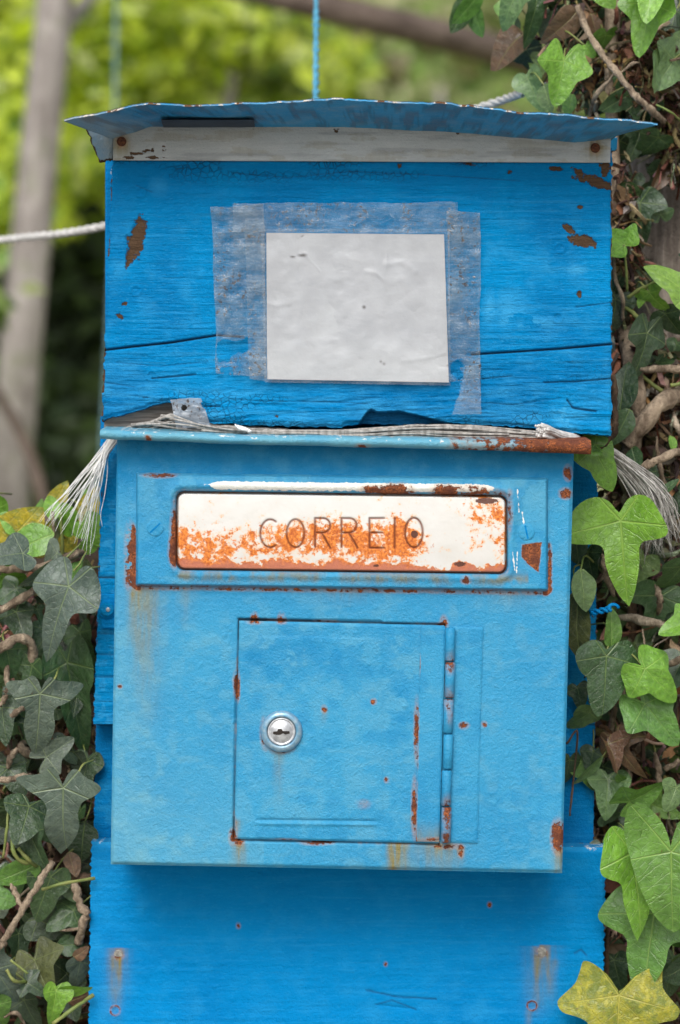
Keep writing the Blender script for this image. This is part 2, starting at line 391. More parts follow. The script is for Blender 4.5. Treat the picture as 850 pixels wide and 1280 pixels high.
# ------------------------------------------------------------------ the setting: ground, bank, hillside
g = MB(); g.add([(-300, -300, 0), (300, -300, 0), (300, 300, 0), (-300, 300, 0)], [[0, 1, 2, 3]])
tagp(g.build('ground', M['ground'], smooth=False), kind='structure', label='pale bounce lane below the mailbox, out of view, made pale to bounce light')
def bank():
    xs = np.concatenate([np.linspace(-5, -.5, 60), np.linspace(-.49, .6, 140), np.linspace(.62, 5, 60)])
    ts = np.linspace(0, 1, 120); X, Tt = np.meshgrid(xs, ts)
    top = 1.205 + .03 * fbm(X * 3, X * 0, 5) + .10 * sstep(.16, .30, X)
    # profile: foot at y .17, steep face, rounded top, then level ground behind
    yy = np.interp(Tt, [0, .55, .7, .8, 1], [.25, .31, .36, .46, 1.4]); zz = np.interp(Tt, [0, .55, .7, .8, 1], [-.05, .9, 1.0, 1.0, .93]) * top
    yy = yy + (fbm(X * 9, zz * 9, 11) - .5) * .10 + (fbm(X * 40, zz * 40, 12) - .5) * .03
    zz = zz + (fbm(X * 20, yy * 20, 14) - .5) * .03
    V = np.stack([X, yy, zz], -1).reshape(-1, 3); nv, nu = X.shape; i = np.arange(nv * nu).reshape(nv, nu)
    F = np.stack([i[:-1, :-1], i[:-1, 1:], i[1:, 1:], i[1:, :-1]], -1).reshape(-1, 4).tolist()
    tagp(mkmesh('earth_bank', V, F, M['soil']), kind='structure', label='dark earth bank behind the mailbox, overgrown with ivy')
bank()
def hill():
    xs = np.linspace(-60, 60, 90); ys = np.concatenate([np.linspace(1.3, 8, 40), np.linspace(8.5, 70, 60)])
    X, Y = np.meshgrid(xs, ys)
    Z = 1.08 + .02 * Y + np.interp(Y, [1.3, 8, 14, 40, 70], [0, .1, .8, 9.5, 16]) + (fbm(X * .2, Y * .2, 3) - .5) * np.interp(Y, [1.3, 4, 20], [.05, .3, 2.5])
    V = np.stack([X, Y, Z], -1).reshape(-1, 3); nv, nu = X.shape; i = np.arange(nv * nu).reshape(nv, nu)
    F = np.stack([i[:-1, :-1], i[:-1, 1:], i[1:, 1:], i[1:, :-1]], -1).reshape(-1, 4).tolist()
    T = NT('hillside grass'); n = T.noise(.9, 5, .6); n2 = T.noise(6, 4)
    c = T.mix(T.mapr(n, .38, .62), (.16, .21, .06), (.36, .30, .21)); c = T.mix(T.math('MULTIPLY', T.mapr(n2, .4, .7), .6), c, (.24, .33, .08))
    tagp(mkmesh('hillside', V, F, T.done(T.bsdf(c, .95, T.bump(n2, .5, .05), .1))), kind='structure', label='grassy hillside rising behind the bank')
hill()

# ------------------------------------------------------------------ mounting boards
boards = thing('mounting_board', 'deep blue wooden boards and post that carry the mailbox', 'boards', (0, .10, 0))
m = MB(); m.box(-.05, .122, -.02, .05, .20, 1.42); m.build('post', M['wood_bare'], boards, False, bevel=.004)
def nails(X, Y, L, r=5):
    h = 0
    for x, y in L:
        d = np.hypot(X - x, Y - y); h = h + .55 * np.exp(-((d - r) / 1.7) ** 2) - .25 * (d < r - 1)
    return h
def back_h(X, Y, U, V):
    return (fbm(X * .02, Y * .3, 4) - .5) * .5 - 1.2 * (np.abs(Y - 905) < 1.2) - .8 * (np.abs(Y - 905 + 150) < 1) * (X < 425)
def back_warp(X, Y, U, V):
    e = (fbm(Y * .25, Y * 0, 21) - .5) * 3; return X + e * (np.abs(U - .5) > .499), Y
grid_panel('back_board', np.linspace(0, 1, 160), np.linspace(0, 1, 300), ((126, 520), (748, 520), (741, 1130), (116, 1130)), .0985, back_h, M['backb'], boards, .02,
           lambda X, Y, U, V: dict(fade=.5 * (fbm(X * .05, Y * .05, 8) > .62), chip=.42 * (np.abs(U - .5) > .49) * fbm(X * .1, Y * .1, 5), grime_shade=.6 * (np.abs(Y - 905) < 1.2)), back_warp)
# narrow cleat on the left, its lower end stepping out at y 905
def cleat_h(X, Y, U, V):
    h = (fbm(X * .03, Y * .35, 14) - .5) * .9 + (fbm(X * .2, Y * .6, 15) - .5) * .5
    for yy in (722, 792, 818, 846): h = h - 1.1 * np.exp(-((Y - yy - (X - 130) * .03) / 1.1) ** 2)
    return h
def cleat_a(X, Y, U, V):
    cr = 0
    for yy in (722, 792, 818, 846): cr = cr + np.exp(-((Y - yy - (X - 130) * .03) / 1.1) ** 2) * (.9 if yy == 722 else .45)
    return dict(grime_shade=np.clip(cr, 0, 1), fade=.4 * (fbm(X * .1, Y * .1, 3) > .6), chip=.5 * (U < .05) * (fbm(X, Y * .1, 31) > .55))
grid_panel('cleat', np.linspace(0, 1, 40), np.linspace(0, 1, 240), ((129, 546), (172, 546), (160, 905), (117, 905)), .0795, cleat_h, M['plank'], boards, .0185, cleat_a,
           lambda X, Y, U, V: (X + (U < .02) * (fbm(Y * .2, Y * 0, 9) - .5) * 4, Y))
# bracket with its screw on the cleat
m = MB(); a = P(126, 742, .079); b = P(150, 786, .079); m.box(a.x, .0765, b.z, b.x, .0795, a.z); br = m.build('bracket', M['backb'], boards, False, bevel=.0012)
def disc(name, px, py, y, r, h, mat, parent, slot=None, n=28, ang=0., slotw=.14, slotmat=None):
    c = P(px, py, y); m = MB(); prof = [(1, 0), (1, .55), (.93, .85), (.75, 1.0), (0, 1.05)]
    V = []; F = []
    for k, (rr, hh) in enumerate(prof):
        for i in range(n):
            w = 2 * math.pi * i / n; V.append((c.x + math.cos(w) * rr * r, y - hh * h, c.z + math.sin(w) * rr * r))
    for k in range(len(prof) - 1):
        for i in range(n):
            j = (i + 1) % n; F.append([k * n + i, k * n + j, (k + 1) * n + j, (k + 1) * n + i])
    m.add(V, F); o = m.build(name, mat, parent)
    if slot:
        m = MB(); ca, sa = math.cos(ang), math.sin(ang); L = r * .8; w = r * slotw; yy = y - h * 1.09
        q = [(-L, -w), (L, -w), (L, w), (-L, w)]
        for dy in (0, .0004): pass
        m.add([(c.x + u * ca - v * sa, yy, c.z + u * sa + v * ca) for u, v in q] + [(c.x + u * ca - v * sa, yy + h * .4, c.z + u * sa + v * ca) for u, v in q],
              [[0, 1, 2, 3], [0, 4, 5, 1], [1, 5, 6, 2], [2, 6, 7, 3], [3, 7, 4, 0]])
        m.build('screw_slot', slotmat or M['black'], o if parent is None or ROOT.get(parent) is None else o, False)
    return o
disc('washer', 134, 762, .0765, .0062, .0012, M['backb'], boards)
disc('screw', 134, 762, .0754, .0046, .0016, M['plank'], boards)
disc('bolt_end', 135, 762, .0738, .0014, .0004, M['steel'], boards)
NL = [(148, 1193), (144, 1263), (677, 1190), (665, 1257)]
def low_h(X, Y, U, V):
    h = (fbm(X * .012, Y * .22, 41) - .5) * .7 + (fbm(X * .06, Y * .06, 42) - .5) * .7 + nails(X, Y, [NL[1], NL[3]], 5.5)
    r = np.random.default_rng(3)
    for i in range(150):
        x, y = r.uniform(125, 420), 1090 + abs(r.normal(0, 70)); h = h + r.uniform(.25, .6) * np.exp(-((X - x) ** 2 + (Y - y) ** 2) / r.uniform(1.5, 6))
    h = h - 1.0 * np.exp(-(segdist(X, Y, [(458, 1238), (495, 1246), (545, 1249)]) / 1.0) ** 2) - 1.0 * np.exp(-(segdist(X, Y, [(470, 1256), (520, 1262)]) / 1) ** 2)
    h = h - .9 * np.exp(-(segdist(X, Y, [(718, 1192), (726, 1187), (733, 1194)]) / 1.1) ** 2)
    h = h - 3 * (1 - sstep(0, 5, Y - 1053 - U * 7)) - 1.5 * (1 - sstep(0, 3, np.minimum(X - 108, 757 - X)))
    return h
def runs(X, Y, L):
    s = 0
    for x, y, w, ln, a in L:
        wob = (fbm(Y * .03, Y * 0 + x, 5) - .5) * 6
        s = s + a * np.exp(-((X - x - wob) / w) ** 2) * sstep(-4, 3, Y - y) * np.clip(1 - (Y - y) / ln, 0, 1)
    return s
def low_a(X, Y, U, V):
    st = 0
    for (x, y), w, L in ((NL[0], 12, 90), (NL[2], 16, 90)):
        xx = X - x + (Y - y) * .06
        st = st + .75 * np.exp(-(xx / w) ** 2) * (Y > y - 8) * np.clip(1 - (Y - y) / L, 0, 1)
    st = st * (.25 + 1.1 * fbm(X * .22, Y * .025, 57)) * sstep(0, 1, 1) + runs(X, Y, [(143, 1196, 3, 70, .5), (150, 1196, 2.5, 46, .5), (672, 1194, 4, 80, .5), (684, 1192, 3, 60, .45), (660, 1262, 4, 60, .4), (692, 1200, 5, 70, .3)])
    ru = 0
    for x, y in (NL[0], NL[2]): ru = ru + .62 * np.exp(-(((X - x) / 8) ** 2 + ((Y - y) / 7) ** 2))
    for x, y in (NL[1], NL[3]): ru = ru + .55 * np.exp(-((np.hypot(X - x, Y - y) - 6) / 1.3) ** 2)
    for x, y, r in ((612, 1131, 3), (298, 1157, 3), (482, 1205, 2.5), (574, 1072, 3)): ru = ru + .7 * np.exp(-(((X - x) / r) ** 2 + ((Y - y) / (r * 1.3)) ** 2))
    fa = .75 * (1 - sstep(1, 7, Y - 1053 - U * 7)) + .35 * sstep(170, 120, X) * fbm(X * .06, Y * .06, 51) + .3 * sstep(.55, .75, fbm(X * .03, Y * .05, 52)) * sstep(1180, 1280, Y)
    wh = .40 * (1 - sstep(2, 8, Y - 1053 - U * 7)) * ((X > 715) | (X < 150)) * (fbm(X * .1, Y * .4, 6) > .35)
    sc_ = np.maximum(np.exp(-(segdist(X, Y, [(458, 1238), (495, 1246), (545, 1249)]) / 1) ** 2), np.exp(-(segdist(X, Y, [(470, 1256), (490, 1250), (520, 1262)]) / .9) ** 2))
    sc_ = np.maximum(sc_, np.exp(-(segdist(X, Y, [(718, 1192), (726, 1187), (733, 1194)]) / 1.0) ** 2))
    return dict(stain=np.clip(st, 0, 1), rust=ru, fade=fa, white=wh, deep=.7 * sc_, grime_shade=.5 * sc_)
def low_warp(X, Y, U, V):
    saw = (fbm(Y * .35, Y * 0, 61, 3) - .5); tooth = np.abs(((Y / 9.0) % 1) - .5)
    return X + (U > .997) * (saw * 5 + tooth * 4) + (U < .003) * (saw * 4 - tooth * 2.5), Y
vs = np.concatenate([np.linspace(0, .5, 170), np.linspace(.51, 1, 30)])
grid_panel('lower_board', np.linspace(0, 1, 400), vs, ((115, 1053), (757, 1060), (745, 1560), (106, 1556)), .075, low_h, M['board'], boards, .0225, low_a, low_warp)
disc('nail', *NL[0], .0754, .0030, .0005, M['dullnail'], boards); disc('nail', *NL[2], .0754, .0033, .0005, M['dullnail'], boards)
# blue twisted wire sticking out on the right
w = thing('wire_loop', 'short blue painted wire sticking out beside the mailbox, amid ivy', 'wire', P(730, 770, .09))
m = MB(); pts = [P(700, 777, .095), P(725, 769, .07), P(745, 765, .055), P(763, 761, .05)]
pp = spline(pts, 8)
for ph in (0, math.pi):
    m.tube([Vector(p) + Vector((0, math.cos(i * .9 + ph) * .0013, math.sin(i * .9 + ph) * .0013)) for i, p in enumerate(pp)], .0011, 6)
m.build('wire', M['backb'], w)
m = MB(); c = P(767, 760, .05); m.tube([c + Vector((math.cos(a) * .0032, math.sin(a) * .002, math.sin(a) * .0022)) for a in np.linspace(0, 4.2, 10)], .0011, 6); m.build('loop', M['backb'], w)

# ------------------------------------------------------------------ mailbox
box = thing('mailbox', 'light blue metal mailbox with a rusty white letter slot and lock door', 'mailbox', P(420, 1090, .03))
FR = (168, 592, 687, 738)               # frame of the letter slot; it leans with the box: y shifts by SK per px
SK = .0125
def Yr(X, Y): return Y - (X - 425) * SK  # un-tilted picture height
PIM = RNG.uniform(0, 1, (420, 4))
DOOR = ((298, 774), (556, 780), (549, 1056), (292, 1050))
def inquad(X, Y, q):
    d = np.full(X.shape, 1e9)
    for (ax, ay), (bx, by) in zip(q, q[1:] + q[:1]):
        L = math.hypot(bx - ax, by - ay); d = np.minimum(d, ((bx - ax) * (Y - ay) - (by - ay) * (X - ax)) / L)
    return d
def body_h(X, Y, U, V):
    h = (fbm(X * .12, Y * .12, 71) - .5) * .25 + (fbm(X * .02, Y * .02, 72) - .5) * .8
    for a, b, c, d in PIM:
        x, y = 140 + a * 575, 745 + b * 340; r2 = 1.2 + 4 * c; h = h + (.2 + .35 * d) * np.exp(-((X - x) ** 2 + (Y - y) ** 2) / r2)
    dd = inquad(X, Y, list(DOOR)); h = h - 2.6 * (np.abs(dd) < 1.2) - 2.2 * (dd >= 1.1)
    h = np.where(rrect(X, Yr(X, Y), FR[0], FR[1], FR[2], FR[3], 6) > 8, -13, h)
    e = np.minimum(np.minimum(X - (145 - (Y - 550) * .013), (717 - (Y - 565) * .026) - X), (1086 + (X - 425) * .018) - Y)
    return h - 2.2 * (1 - sstep(0, 4.5, e)) ** 1.5
def body_a(X, Y, U, V):
    Y2 = Yr(X, Y); n = fbm(X * .06, Y * .06, 81); n2 = fbm(X * .2, Y * .2, 82)
    ru = 0
    # rust creeping round the frame
    df = rrect(X, Y2, FR[0], FR[1], FR[2], FR[3], 6); e = np.exp(-(df / 3.2) ** 2)
    left = (np.abs(X - FR[0]) < 8) * sstep(650, 665, Y) * (Y < 742); bot = (np.abs(Y2 - FR[3]) < 6); right = (np.abs(X - FR[2]) < 8) * sstep(672, 690, Y)
    ru = ru + e * (left * .85 + right * .8 + bot * (.22 + .5 * n))
    ru = ru + .75 * blob(X, Y, 162, 690, 5, 26) * (n2 > .35) + .5 * blob(X, Y, 162, 725, 6, 10)
    for x, y, rx, ry, a in ((710, 591, 4, 7, 1.15), (707, 617, 6, 5, 1.15), (697, 1046, 6, 15, 1.25), (150, 858, 2.5, 2.5, .8), (605, 905, 3, 3, .8), (576, 1065, 3, 6, .8), (560, 1058, 14, 3, .7), (300, 1053, 4, 4, .8), (395, 1054, 14, 2.5, .7)):
        ru = ru + a * blob(X, Y, x, y, rx, ry)
    dd = inquad(X, Y, list(DOOR)); ru = ru + np.exp(-(dd / 2.0) ** 2) * (.12 + .34 * sstep(.5, .7, n))
    for x, y in ((297, 865), (296, 850), (291, 1046), (352, 776), (318, 776), (555, 780)): ru = ru + .8 * blob(X, Y, x, y, 4, 8)
    st = runs(X, Y, [(185, 735, 16, 190, .62), (172, 735, 8, 120, .6), (163, 740, 5, 80, .4), (497, 1054, 11, 75, 1.5), (490, 1054, 5, 60, .8), (548, 1054, 26, 50, .9), (297, 1054, 8, 50, 1.0), (575, 1060, 5, 30, .8), (698, 1060, 7, 60, .9), (232, 735, 10, 60, .35), (430, 735, 40, 26, .35), (640, 740, 30, 30, .3)])
    fa = .35 * sstep(230, 145, X) * sstep(560, 800, Y) + .35 * sstep(.5, .75, n) + .3 * sstep(900, 1080, Y) * (X < 330)
    de = 1.0 * sstep(640, 585, Y) + .45 * blob(X, Y, 330, 740, 140, 26) + .5 * blob(X, Y, 645, 1010, 40, 26) * (n > .45) + .35 * blob(X, Y, 640, 800, 50, 120) * n  # top band paints in the lid's shade; the other patches are paint tone
    gr = (np.abs(dd - .2) < 1.1) * sstep(.25, .6, n2 + .2) * (.30 + .5 * (Y < 800))  # door gap: rust-black grime, with shade painted in strongest along the top
    return dict(rust=np.clip(ru, 0, 1.2), stain=np.clip(st, 0, .95), fade=np.clip(fa, 0, 1), deep=np.clip(de, 0, 1), grime_shade=gr)
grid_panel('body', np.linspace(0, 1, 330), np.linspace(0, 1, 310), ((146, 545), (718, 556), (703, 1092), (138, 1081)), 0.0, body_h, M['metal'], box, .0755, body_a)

# lid: sheet with a rolled front lip
def lid():
    xs = np.linspace(125, 739, 420)
    zc = interp(xs, [(125, 543), (300, 549), (500, 553), (739, 558)]) + (fbm(xs * .01, xs * 0, 91) - .5) * 3
    th = interp(xs, [(125, 6.5), (250, 6), (540, 6.8), (739, 9.5)]) + (fbm(xs * .06, xs * 0, 92) - .5) * 1.2
    prof = [(.07, .9), (.02, 1.0), (-.012, 1.0), (-.0175, .9), (-.0205, .45), (-.0212, 0), (-.0205, -.55), (-.018, -.95), (-.0145, -1.0), (-.0140, -.6), (-.012, -.2), (.02, .1), (.07, .1)]
    V = []; A = {'rust': [], 'fade': [], 'white': [], 'deep': []}
    for yy, k in prof:
        s = sc(-.02)
        for x, z, t in zip(xs, zc, th):
            n = float(fbm(np.array([x * .05]), np.array([k * 2.0 + yy * 50]), 93)[0]); n2 = float(fbm(np.array([x * .2]), np.array([k * 3.0]), 94)[0])
            rise = max(0, yy + .01) * .10
            V.append(((x - 425) * s, yy + (n - .5) * .001, CZ - (z - 640) * s + k * t * s * .98 + rise))
            r = float(np.interp(x, [500, 555, 570, 600, 640, 739], [0, .1, .45, .40, .62, .95])) + (n2 - .5) * .9 * float(np.interp(x, [540, 600, 739], [0, 1, .35]))
            r = max(r, .75 * math.exp(-((x - 453) / 9) ** 2) * (k < 0)); r = max(r, .6 * math.exp(-((x - 185) / 5) ** 2) * (k < .2))
            A['rust'].append(r); A['fade'].append(.85 + .15 * (n > .45)); A['white'].append(.16 + .40 * n2 if k > .3 else .04 + .3 * n2); A['deep'].append(0)
    n = len(xs); F = []
    for j in range(len(prof)):
        j2 = (j + 1) % len(prof)
        for i in range(n - 1): F.append([j * n + i, j * n + i + 1, j2 * n + i + 1, j2 * n + i])
    F.append([j * n for j in range(len(prof))]); F.append([j * n + n - 1 for j in range(len(prof))][::-1])
    mkmesh('lid', V, F, M['metal'], A, True, box)
lid()

# slot frame
OP = (219.6, 615.6, 634.4, 715.8)
def frame_h(X, Y, U, V):
    Y2 = Yr(X, Y); d = rrect(X, Y2, FR[0], FR[1], FR[2], FR[3], 5); o = rrect(X, Y2, OP[0], OP[1], OP[2], OP[3], 11)
    h = -1.5 + 6.0 * sstep(0, 6, d) + (fbm(X * .1, Y * .1, 101) - .5) * .25
    h = h + 1.4 * np.exp(-((o + 9) / 6) ** 2) * sstep(-40, 0, -np.abs(Y2 - OP[1] - 4) + 10)      # rolled hood above the slot
    h = h + 1.0 * np.exp(-((o + 5) / 4) ** 2)
    return np.where(o > 0, h - 9 * sstep(0, 2.2, o), h)
def frame_a(X, Y, U, V):
    Y2 = Yr(X, Y); o = rrect(X, Y2, OP[0], OP[1], OP[2], OP[3], 11); n = fbm(X * .06, Y * .06, 103); n2 = fbm(X * .25, Y * .25, 104)
    wh = 1.0 * np.exp(-((Y2 - 609.5) / 5.0) ** 2) * sstep(256, 275, X) * sstep(630, 600, X) * 1.0 + .5 * np.exp(-((Y2 - 607) / 4) ** 2) * sstep(256, 275, X) * sstep(630, 600, X)
    for pts in ([(253, 606), (268, 605)], [(646, 612), (648, 640)], [(652, 640), (656, 668)], [(640, 690), (643, 712)], [(646, 690), (645, 716)]): wh = np.maximum(wh, .62 * np.exp(-(segdist(X, Y, pts) / 1.6) ** 2))
    ru = 0
    for x, y, rx, ry, a in ((495, 612, 15, 6, 1.05), (556, 613, 13, 6, .95), (600, 615, 26, 4, .55), (660, 697, 13, 16, .2), (463, 611, 10, 4, .8), (218, 670, 4, 26, .85), (217, 690, 5, 12, .7), (582, 725, 5, 4, .9), (200, 594, 16, 3, .8), (637, 640, 3, 20, .5), (590, 609, 16, 3, .5)): ru = ru + a * blob(X, Y, x, y, rx, ry)
    q = [(652, 681), (676, 678), (675, 690), (672, 716), (664, 708), (652, 699)]; ru = ru + sstep(-2, 2, inquad(X, Y, q)) * .95
    ru = ru + .55 * np.exp(-((Y2 - 736) / 3) ** 2) * (.2 + n) + .4 * np.exp(-((o + 1) / 2) ** 2) * n
    st = .7 * np.exp(-((Y2 - 722) / 7) ** 2) * sstep(.3, .6, n) * (X < 660) * (X > 215)
    gr = np.clip(sstep(.2, 1.6, o), 0, 1) * .95  # recess round the flap coloured near black
    de = .45 * sstep(.45, .65, n)
    return dict(white=wh, rust=ru, stain=st, grime_shade=gr, deep=de, fade=.25 * sstep(700, 600, Y))
fr = grid_panel('slot_frame', np.linspace(0, 1, 470), np.linspace(0, 1, 150), ((164, 584.7), (691, 591.3), (691, 745.3), (164, 738.7)), 0.0, frame_h, M['metal'], box, .004, frame_a)
for x, y, a in ((194, 660, .75), (658, 665, -1.35)):
    sgrid = disc('screw', x, y, -.0040, .0053, .0010, M['metal'], fr, True, 26, a, .10, M['backb'])
# flap with engraved letters
def arc(cx, cy, rx, ry, a0, a1, n=18): return [(cx + rx * math.cos(a), cy + ry * math.sin(a)) for a in np.linspace(math.radians(a0), math.radians(a1), n)]
GL = [arc(338, 667, 12.5, 17.5, -58, -302), arc(369.5, 667, 11, 17.5, 0, 360, 24),
      [(394, 684), (394, 648), (405, 648)], arc(404, 657, 9, 9, -90, 90, 10), [(394, 666), (404, 666)], [(402, 666), (413, 685)],
      [(427, 684), (427, 648), (438, 648)], arc(437, 657, 9, 9, -90, 90, 10), [(427, 666), (437, 666)], [(436, 666), (447, 685)],
      [(480, 648), (462, 648), (462, 685), (480, 685)], [(462, 666), (477, 666)], [(493.5, 648), (493.5, 685)], arc(517.5, 666, 11, 18.5, 0, 360, 24)]
FL = (221.2, 617.6, 632.8, 714.6)
def gd(X, Y):
    d = np.full(X.shape, 1e9)
    for p in GL: d = np.minimum(d, segdist(X, Y, p))
    return d
def flap_h(X, Y, U, V):
    Y2 = Yr(X, Y); d = rrect(X, Y2, *FL, 10)
    h = -5 * (1 - sstep(-1, 3.2, d)) ** 1.3 + (fbm(X * .05, Y * .05, 111) - .5) * .5 + 1.4 * (1 - ((Y2 - 666) / 50) ** 2)
    return h - 1.1 * np.exp(-(gd(X, Y) / 1.15) ** 2)
def flap_a(X, Y, U, V):
    Y2 = Yr(X, Y); d = rrect(X, Y2, *FL, 10); n = fbm(X * .05, Y * .05, 113); g = gd(X, Y)
    ru = .21 + .05 * sstep(640, 672, Y2) * sstep(232, 262, X) * sstep(565, 525, X) + .10 * sstep(.45, .65, n)
    for x, y, rx, ry, a in ((272, 678, 26, 26, .38), (255, 690, 30, 12, .3), (350, 676, 20, 22, .30), (366, 668, 14, 20, .34), (400, 672, 22, 26, .36), (440, 676, 26, 24, .36), (480, 674, 30, 26, .36), (505, 655, 14, 22, .3), (500, 690, 26, 16, .36), (330, 668, 14, 20, .25), (392, 655, 10, 10, .3),
                         (600, 636, 34, 12, .34), (586, 655, 12, 16, .28), (625, 660, 7, 18, .42), (628, 690, 7, 24, .45), (603, 672, 10, 8, .25), (265, 628, 4, 4, .4), (357, 634, 4, 4, .4), (310, 648, 5, 5, .45), (315, 668, 5, 5, .4), (240, 670, 10, 10, .3), (226, 680, 6, 30, .35), (535, 680, 12, 10, .25)):
        ru = ru + a * blob(X, Y, x, y, rx, ry) * .70
    ru = ru - .22 * blob(X, Y, 575, 690, 34, 22) - .28 * blob(X, Y, 285, 640, 60, 20) - .30 * blob(X, Y, 420, 634, 120, 14) - .3 * blob(X, Y, 555, 650, 26, 16)
    band = sstep(701, 709, Y2 + (n - .5) * 22 + (fbm(X * .2, Y * .2, 119) - .5) * 10); ru = ru + .75 * band + .25 * (1 - sstep(0, 3, d)) * (.3 + n)
    ru = ru - .10 * np.exp(-((Y2 - 696) / 3.5) ** 2)
    ch = 0
    for x, y, rx, ry, a in ((518, 668, 4.6, 5, .95), (608, 626, 15, 4, .95), (575, 705, 9, 4, .8), (470, 707, 6, 3, .7)): ch = ch + a * blob(X, Y, x, y, rx, ry)
    gr = 1.0 * np.exp(-(g / 1.3) ** 2) * (.7 + .5 * n) + .8 * (1 - sstep(-1, .6, d))
    return dict(rust=ru, pink=.9 * band, chip=ch, grime_shade=np.clip(gr, 0, 1))
grid_panel('flap', np.linspace(0, 1, 520), np.linspace(0, 1, 130), ((220, 612.5), (634, 617.7), (634, 718), (220, 712.5)), -.0030, flap_h, M['enamel'], box, .004, flap_a)

# door with lock and hinge
def door_h(X, Y, U, V):
    h = (fbm(X * .12, Y * .12, 121) - .5) * .22 + (fbm(X * .02, Y * .02, 122) - .5) * .5
    d = rrect(X, Y + (X - 400) * -.015, 322, 797, 478, 1024, 4); h = h + .35 * sstep(-2, 2, d)
    h = h + .9 * np.exp(-((Y - 1030 - (X - 400) * .012) / 2.2) ** 2) * sstep(316, 326, X) * sstep(476, 464, X) - .8 * np.exp(-((Y - 1026 - (X - 400) * .012) / 1.6) ** 2) * sstep(316, 326, X) * sstep(476, 464, X)
    e = np.minimum(np.minimum(U, 1 - U) * 256, np.minimum(V, 1 - V) * 276)
    for a, b, c, dd in PIM[:160]:
        x, y = 300 + a * 250, 780 + b * 270; h = h + (.15 + .3 * dd) * np.exp(-((X - x) ** 2 + (Y - y) ** 2) / (1.2 + 4 * c))
    return h - 1.0 * (1 - sstep(0, 2.5, e))
def door_a(X, Y, U, V):
    n = fbm(X * .05, Y * .05, 123); ru = 0
    for x, y, rx, ry, a in ((296, 866, 3, 9, 1.), (297, 850, 2.5, 10, .7), (405, 886, 3, 4, .8), (467, 877, 3, 3, .9), (483, 975, 2.5, 3, .8), (521, 915, 3, 28, .85), (518, 1010, 3, 26, .95), (351, 937, 12, 4, .75), (330, 916, 4, 14, .7), (455, 1005, 8, 5, .4), (318, 777, 8, 3, .7), (352, 777, 5, 3, .7), (355, 1052, 16, 3, .8), (293, 1040, 3, 14, .8)): ru = ru + a * blob(X, Y, x, y, rx, ry)
    st = runs(X, Y, [(347, 940, 6, 70, .55), (405, 888, 4, 20, .4), (296, 1025, 5, 40, .5), (518, 1020, 6, 40, .5)])
    de = .6 * blob(X, Y, 380, 815, 70, 22) * (n > .4) + .5 * blob(X, Y, 505, 860, 16, 60) * (n > .42) + .35 * sstep(.55, .7, n)
    return dict(rust=ru, stain=st, deep=np.clip(de, 0, 1), fade=.25 * sstep(.45, .65, 1 - n))
dr = grid_panel('door', np.linspace(0, 1, 210), np.linspace(0, 1, 220), ((299.0, 776), (555.5, 782), (548.5, 1054.5), (293, 1048.5)), -.0006, door_h, M['metal'], box, .0022, door_a)
def plate(name, q, y, parent, n=8):
    def hh(X, Y, U, V):
        e = np.minimum(np.minimum(U, 1 - U) * (q[1][0] - q[0][0]), np.minimum(V, 1 - V) * 272); return .25 * (fbm(X * .1, Y * .1, n) - .5) - .5 * (1 - sstep(0, 2.5, e))
    def aa(X, Y, U, V):
        r = .45 * (1 - sstep(0, 2.5, U * 34)) * sstep(.5, .7, fbm(X * .05, Y * .03, n + 3)) * (n == 8) + .9 * blob(X, Y, 580, 907, 5, 3.5) + .6 * blob(X, Y, 545, 1050, 20, 3) * (n == 8)
        s_ = .5 * sstep(1020, 1050, Y) * (n == 8)
        return dict(rust=r, stain=s_, deep=.4 * sstep(.5, .7, fbm(X * .04, Y * .04, n + 9)))
    return grid_panel(name, np.linspace(0, 1, 40), np.linspace(0, 1, 160), q, y, hh, M['metal'], parent, .0016, aa)
plate('hinge_plate', ((526, 782), (557, 783), (549, 1053), (520, 1052)), -.0023, dr, 8)
plate('hinge_plate', ((565, 783), (604, 784), (597, 1054), (557, 1053)), -.0011, box, 18)
hinge = mkmesh('hinge_pin', *(lambda mm: (np.concatenate(mm.v), mm.f))(MB().tube([P(563.5, 784, -.0025), P(556.5, 1054, -.0025)], .0014, 8)), M['metal'], None, True, box)
ys = [784, 827, 873, 917, 962, 1008, 1054]
for i in range(6):
    a, b = ys[i] + .9, ys[i + 1] - .9; xa = 563.5 - (a - 784) * .0259; xb = 563.5 - (b - 784) * .0259; jj = (.6 if i % 2 else -.3)
    m = MB(); m.tube([P(xa + jj, a, -.003), P(xa + jj, a + 1.2, -.003), P((xa + xb) / 2 + jj, (a + b) / 2, -.003), P(xb + jj, b - 1.2, -.003), P(xb + jj, b, -.003)], [.0024, .0031, .0031, .0031, .0024], 14)
    V = np.concatenate(m.v); n_ = len(V)
    r = np.zeros(n_)
    pyv = 640 - (V[:, 2] - CZ) / sc(-.003); pxv = 425 + V[:, 0] / sc(-.003)
    for x, y, rx, ry in ((563, 889, 4, 6), (564, 905, 4, 5), (562, 828, 6, 3), (560, 1020, 4, 8), (557, 1045, 5, 12), (560, 873, 6, 3), (559, 1008, 6, 3)): r = r + .8 * np.clip(1 - .5 * np.hypot((pxv - x) / rx, (pyv - y) / ry), 0, 1)
    mkmesh('knuckle', V, m.f, M['metal'], {'rust': r, 'deep': np.full(n_, .3)}, True, hinge)
def lathe(name, px, py, y, prof, mat, parent, n=48):
    c = P(px, py, y); V = []; F = []
    for rr, hh in prof:
        for i in range(n):
            w = 2 * math.pi * i / n; V.append((c.x + math.cos(w) * rr, y - hh, c.z + math.sin(w) * rr))
    for k in range(len(prof) - 1):
        for i in range(n):
            j = (i + 1) % n; F.append([k * n + i, k * n + j, (k + 1) * n + j, (k + 1) * n + i])
    return mkmesh(name, V, F, mat, None, True, parent)
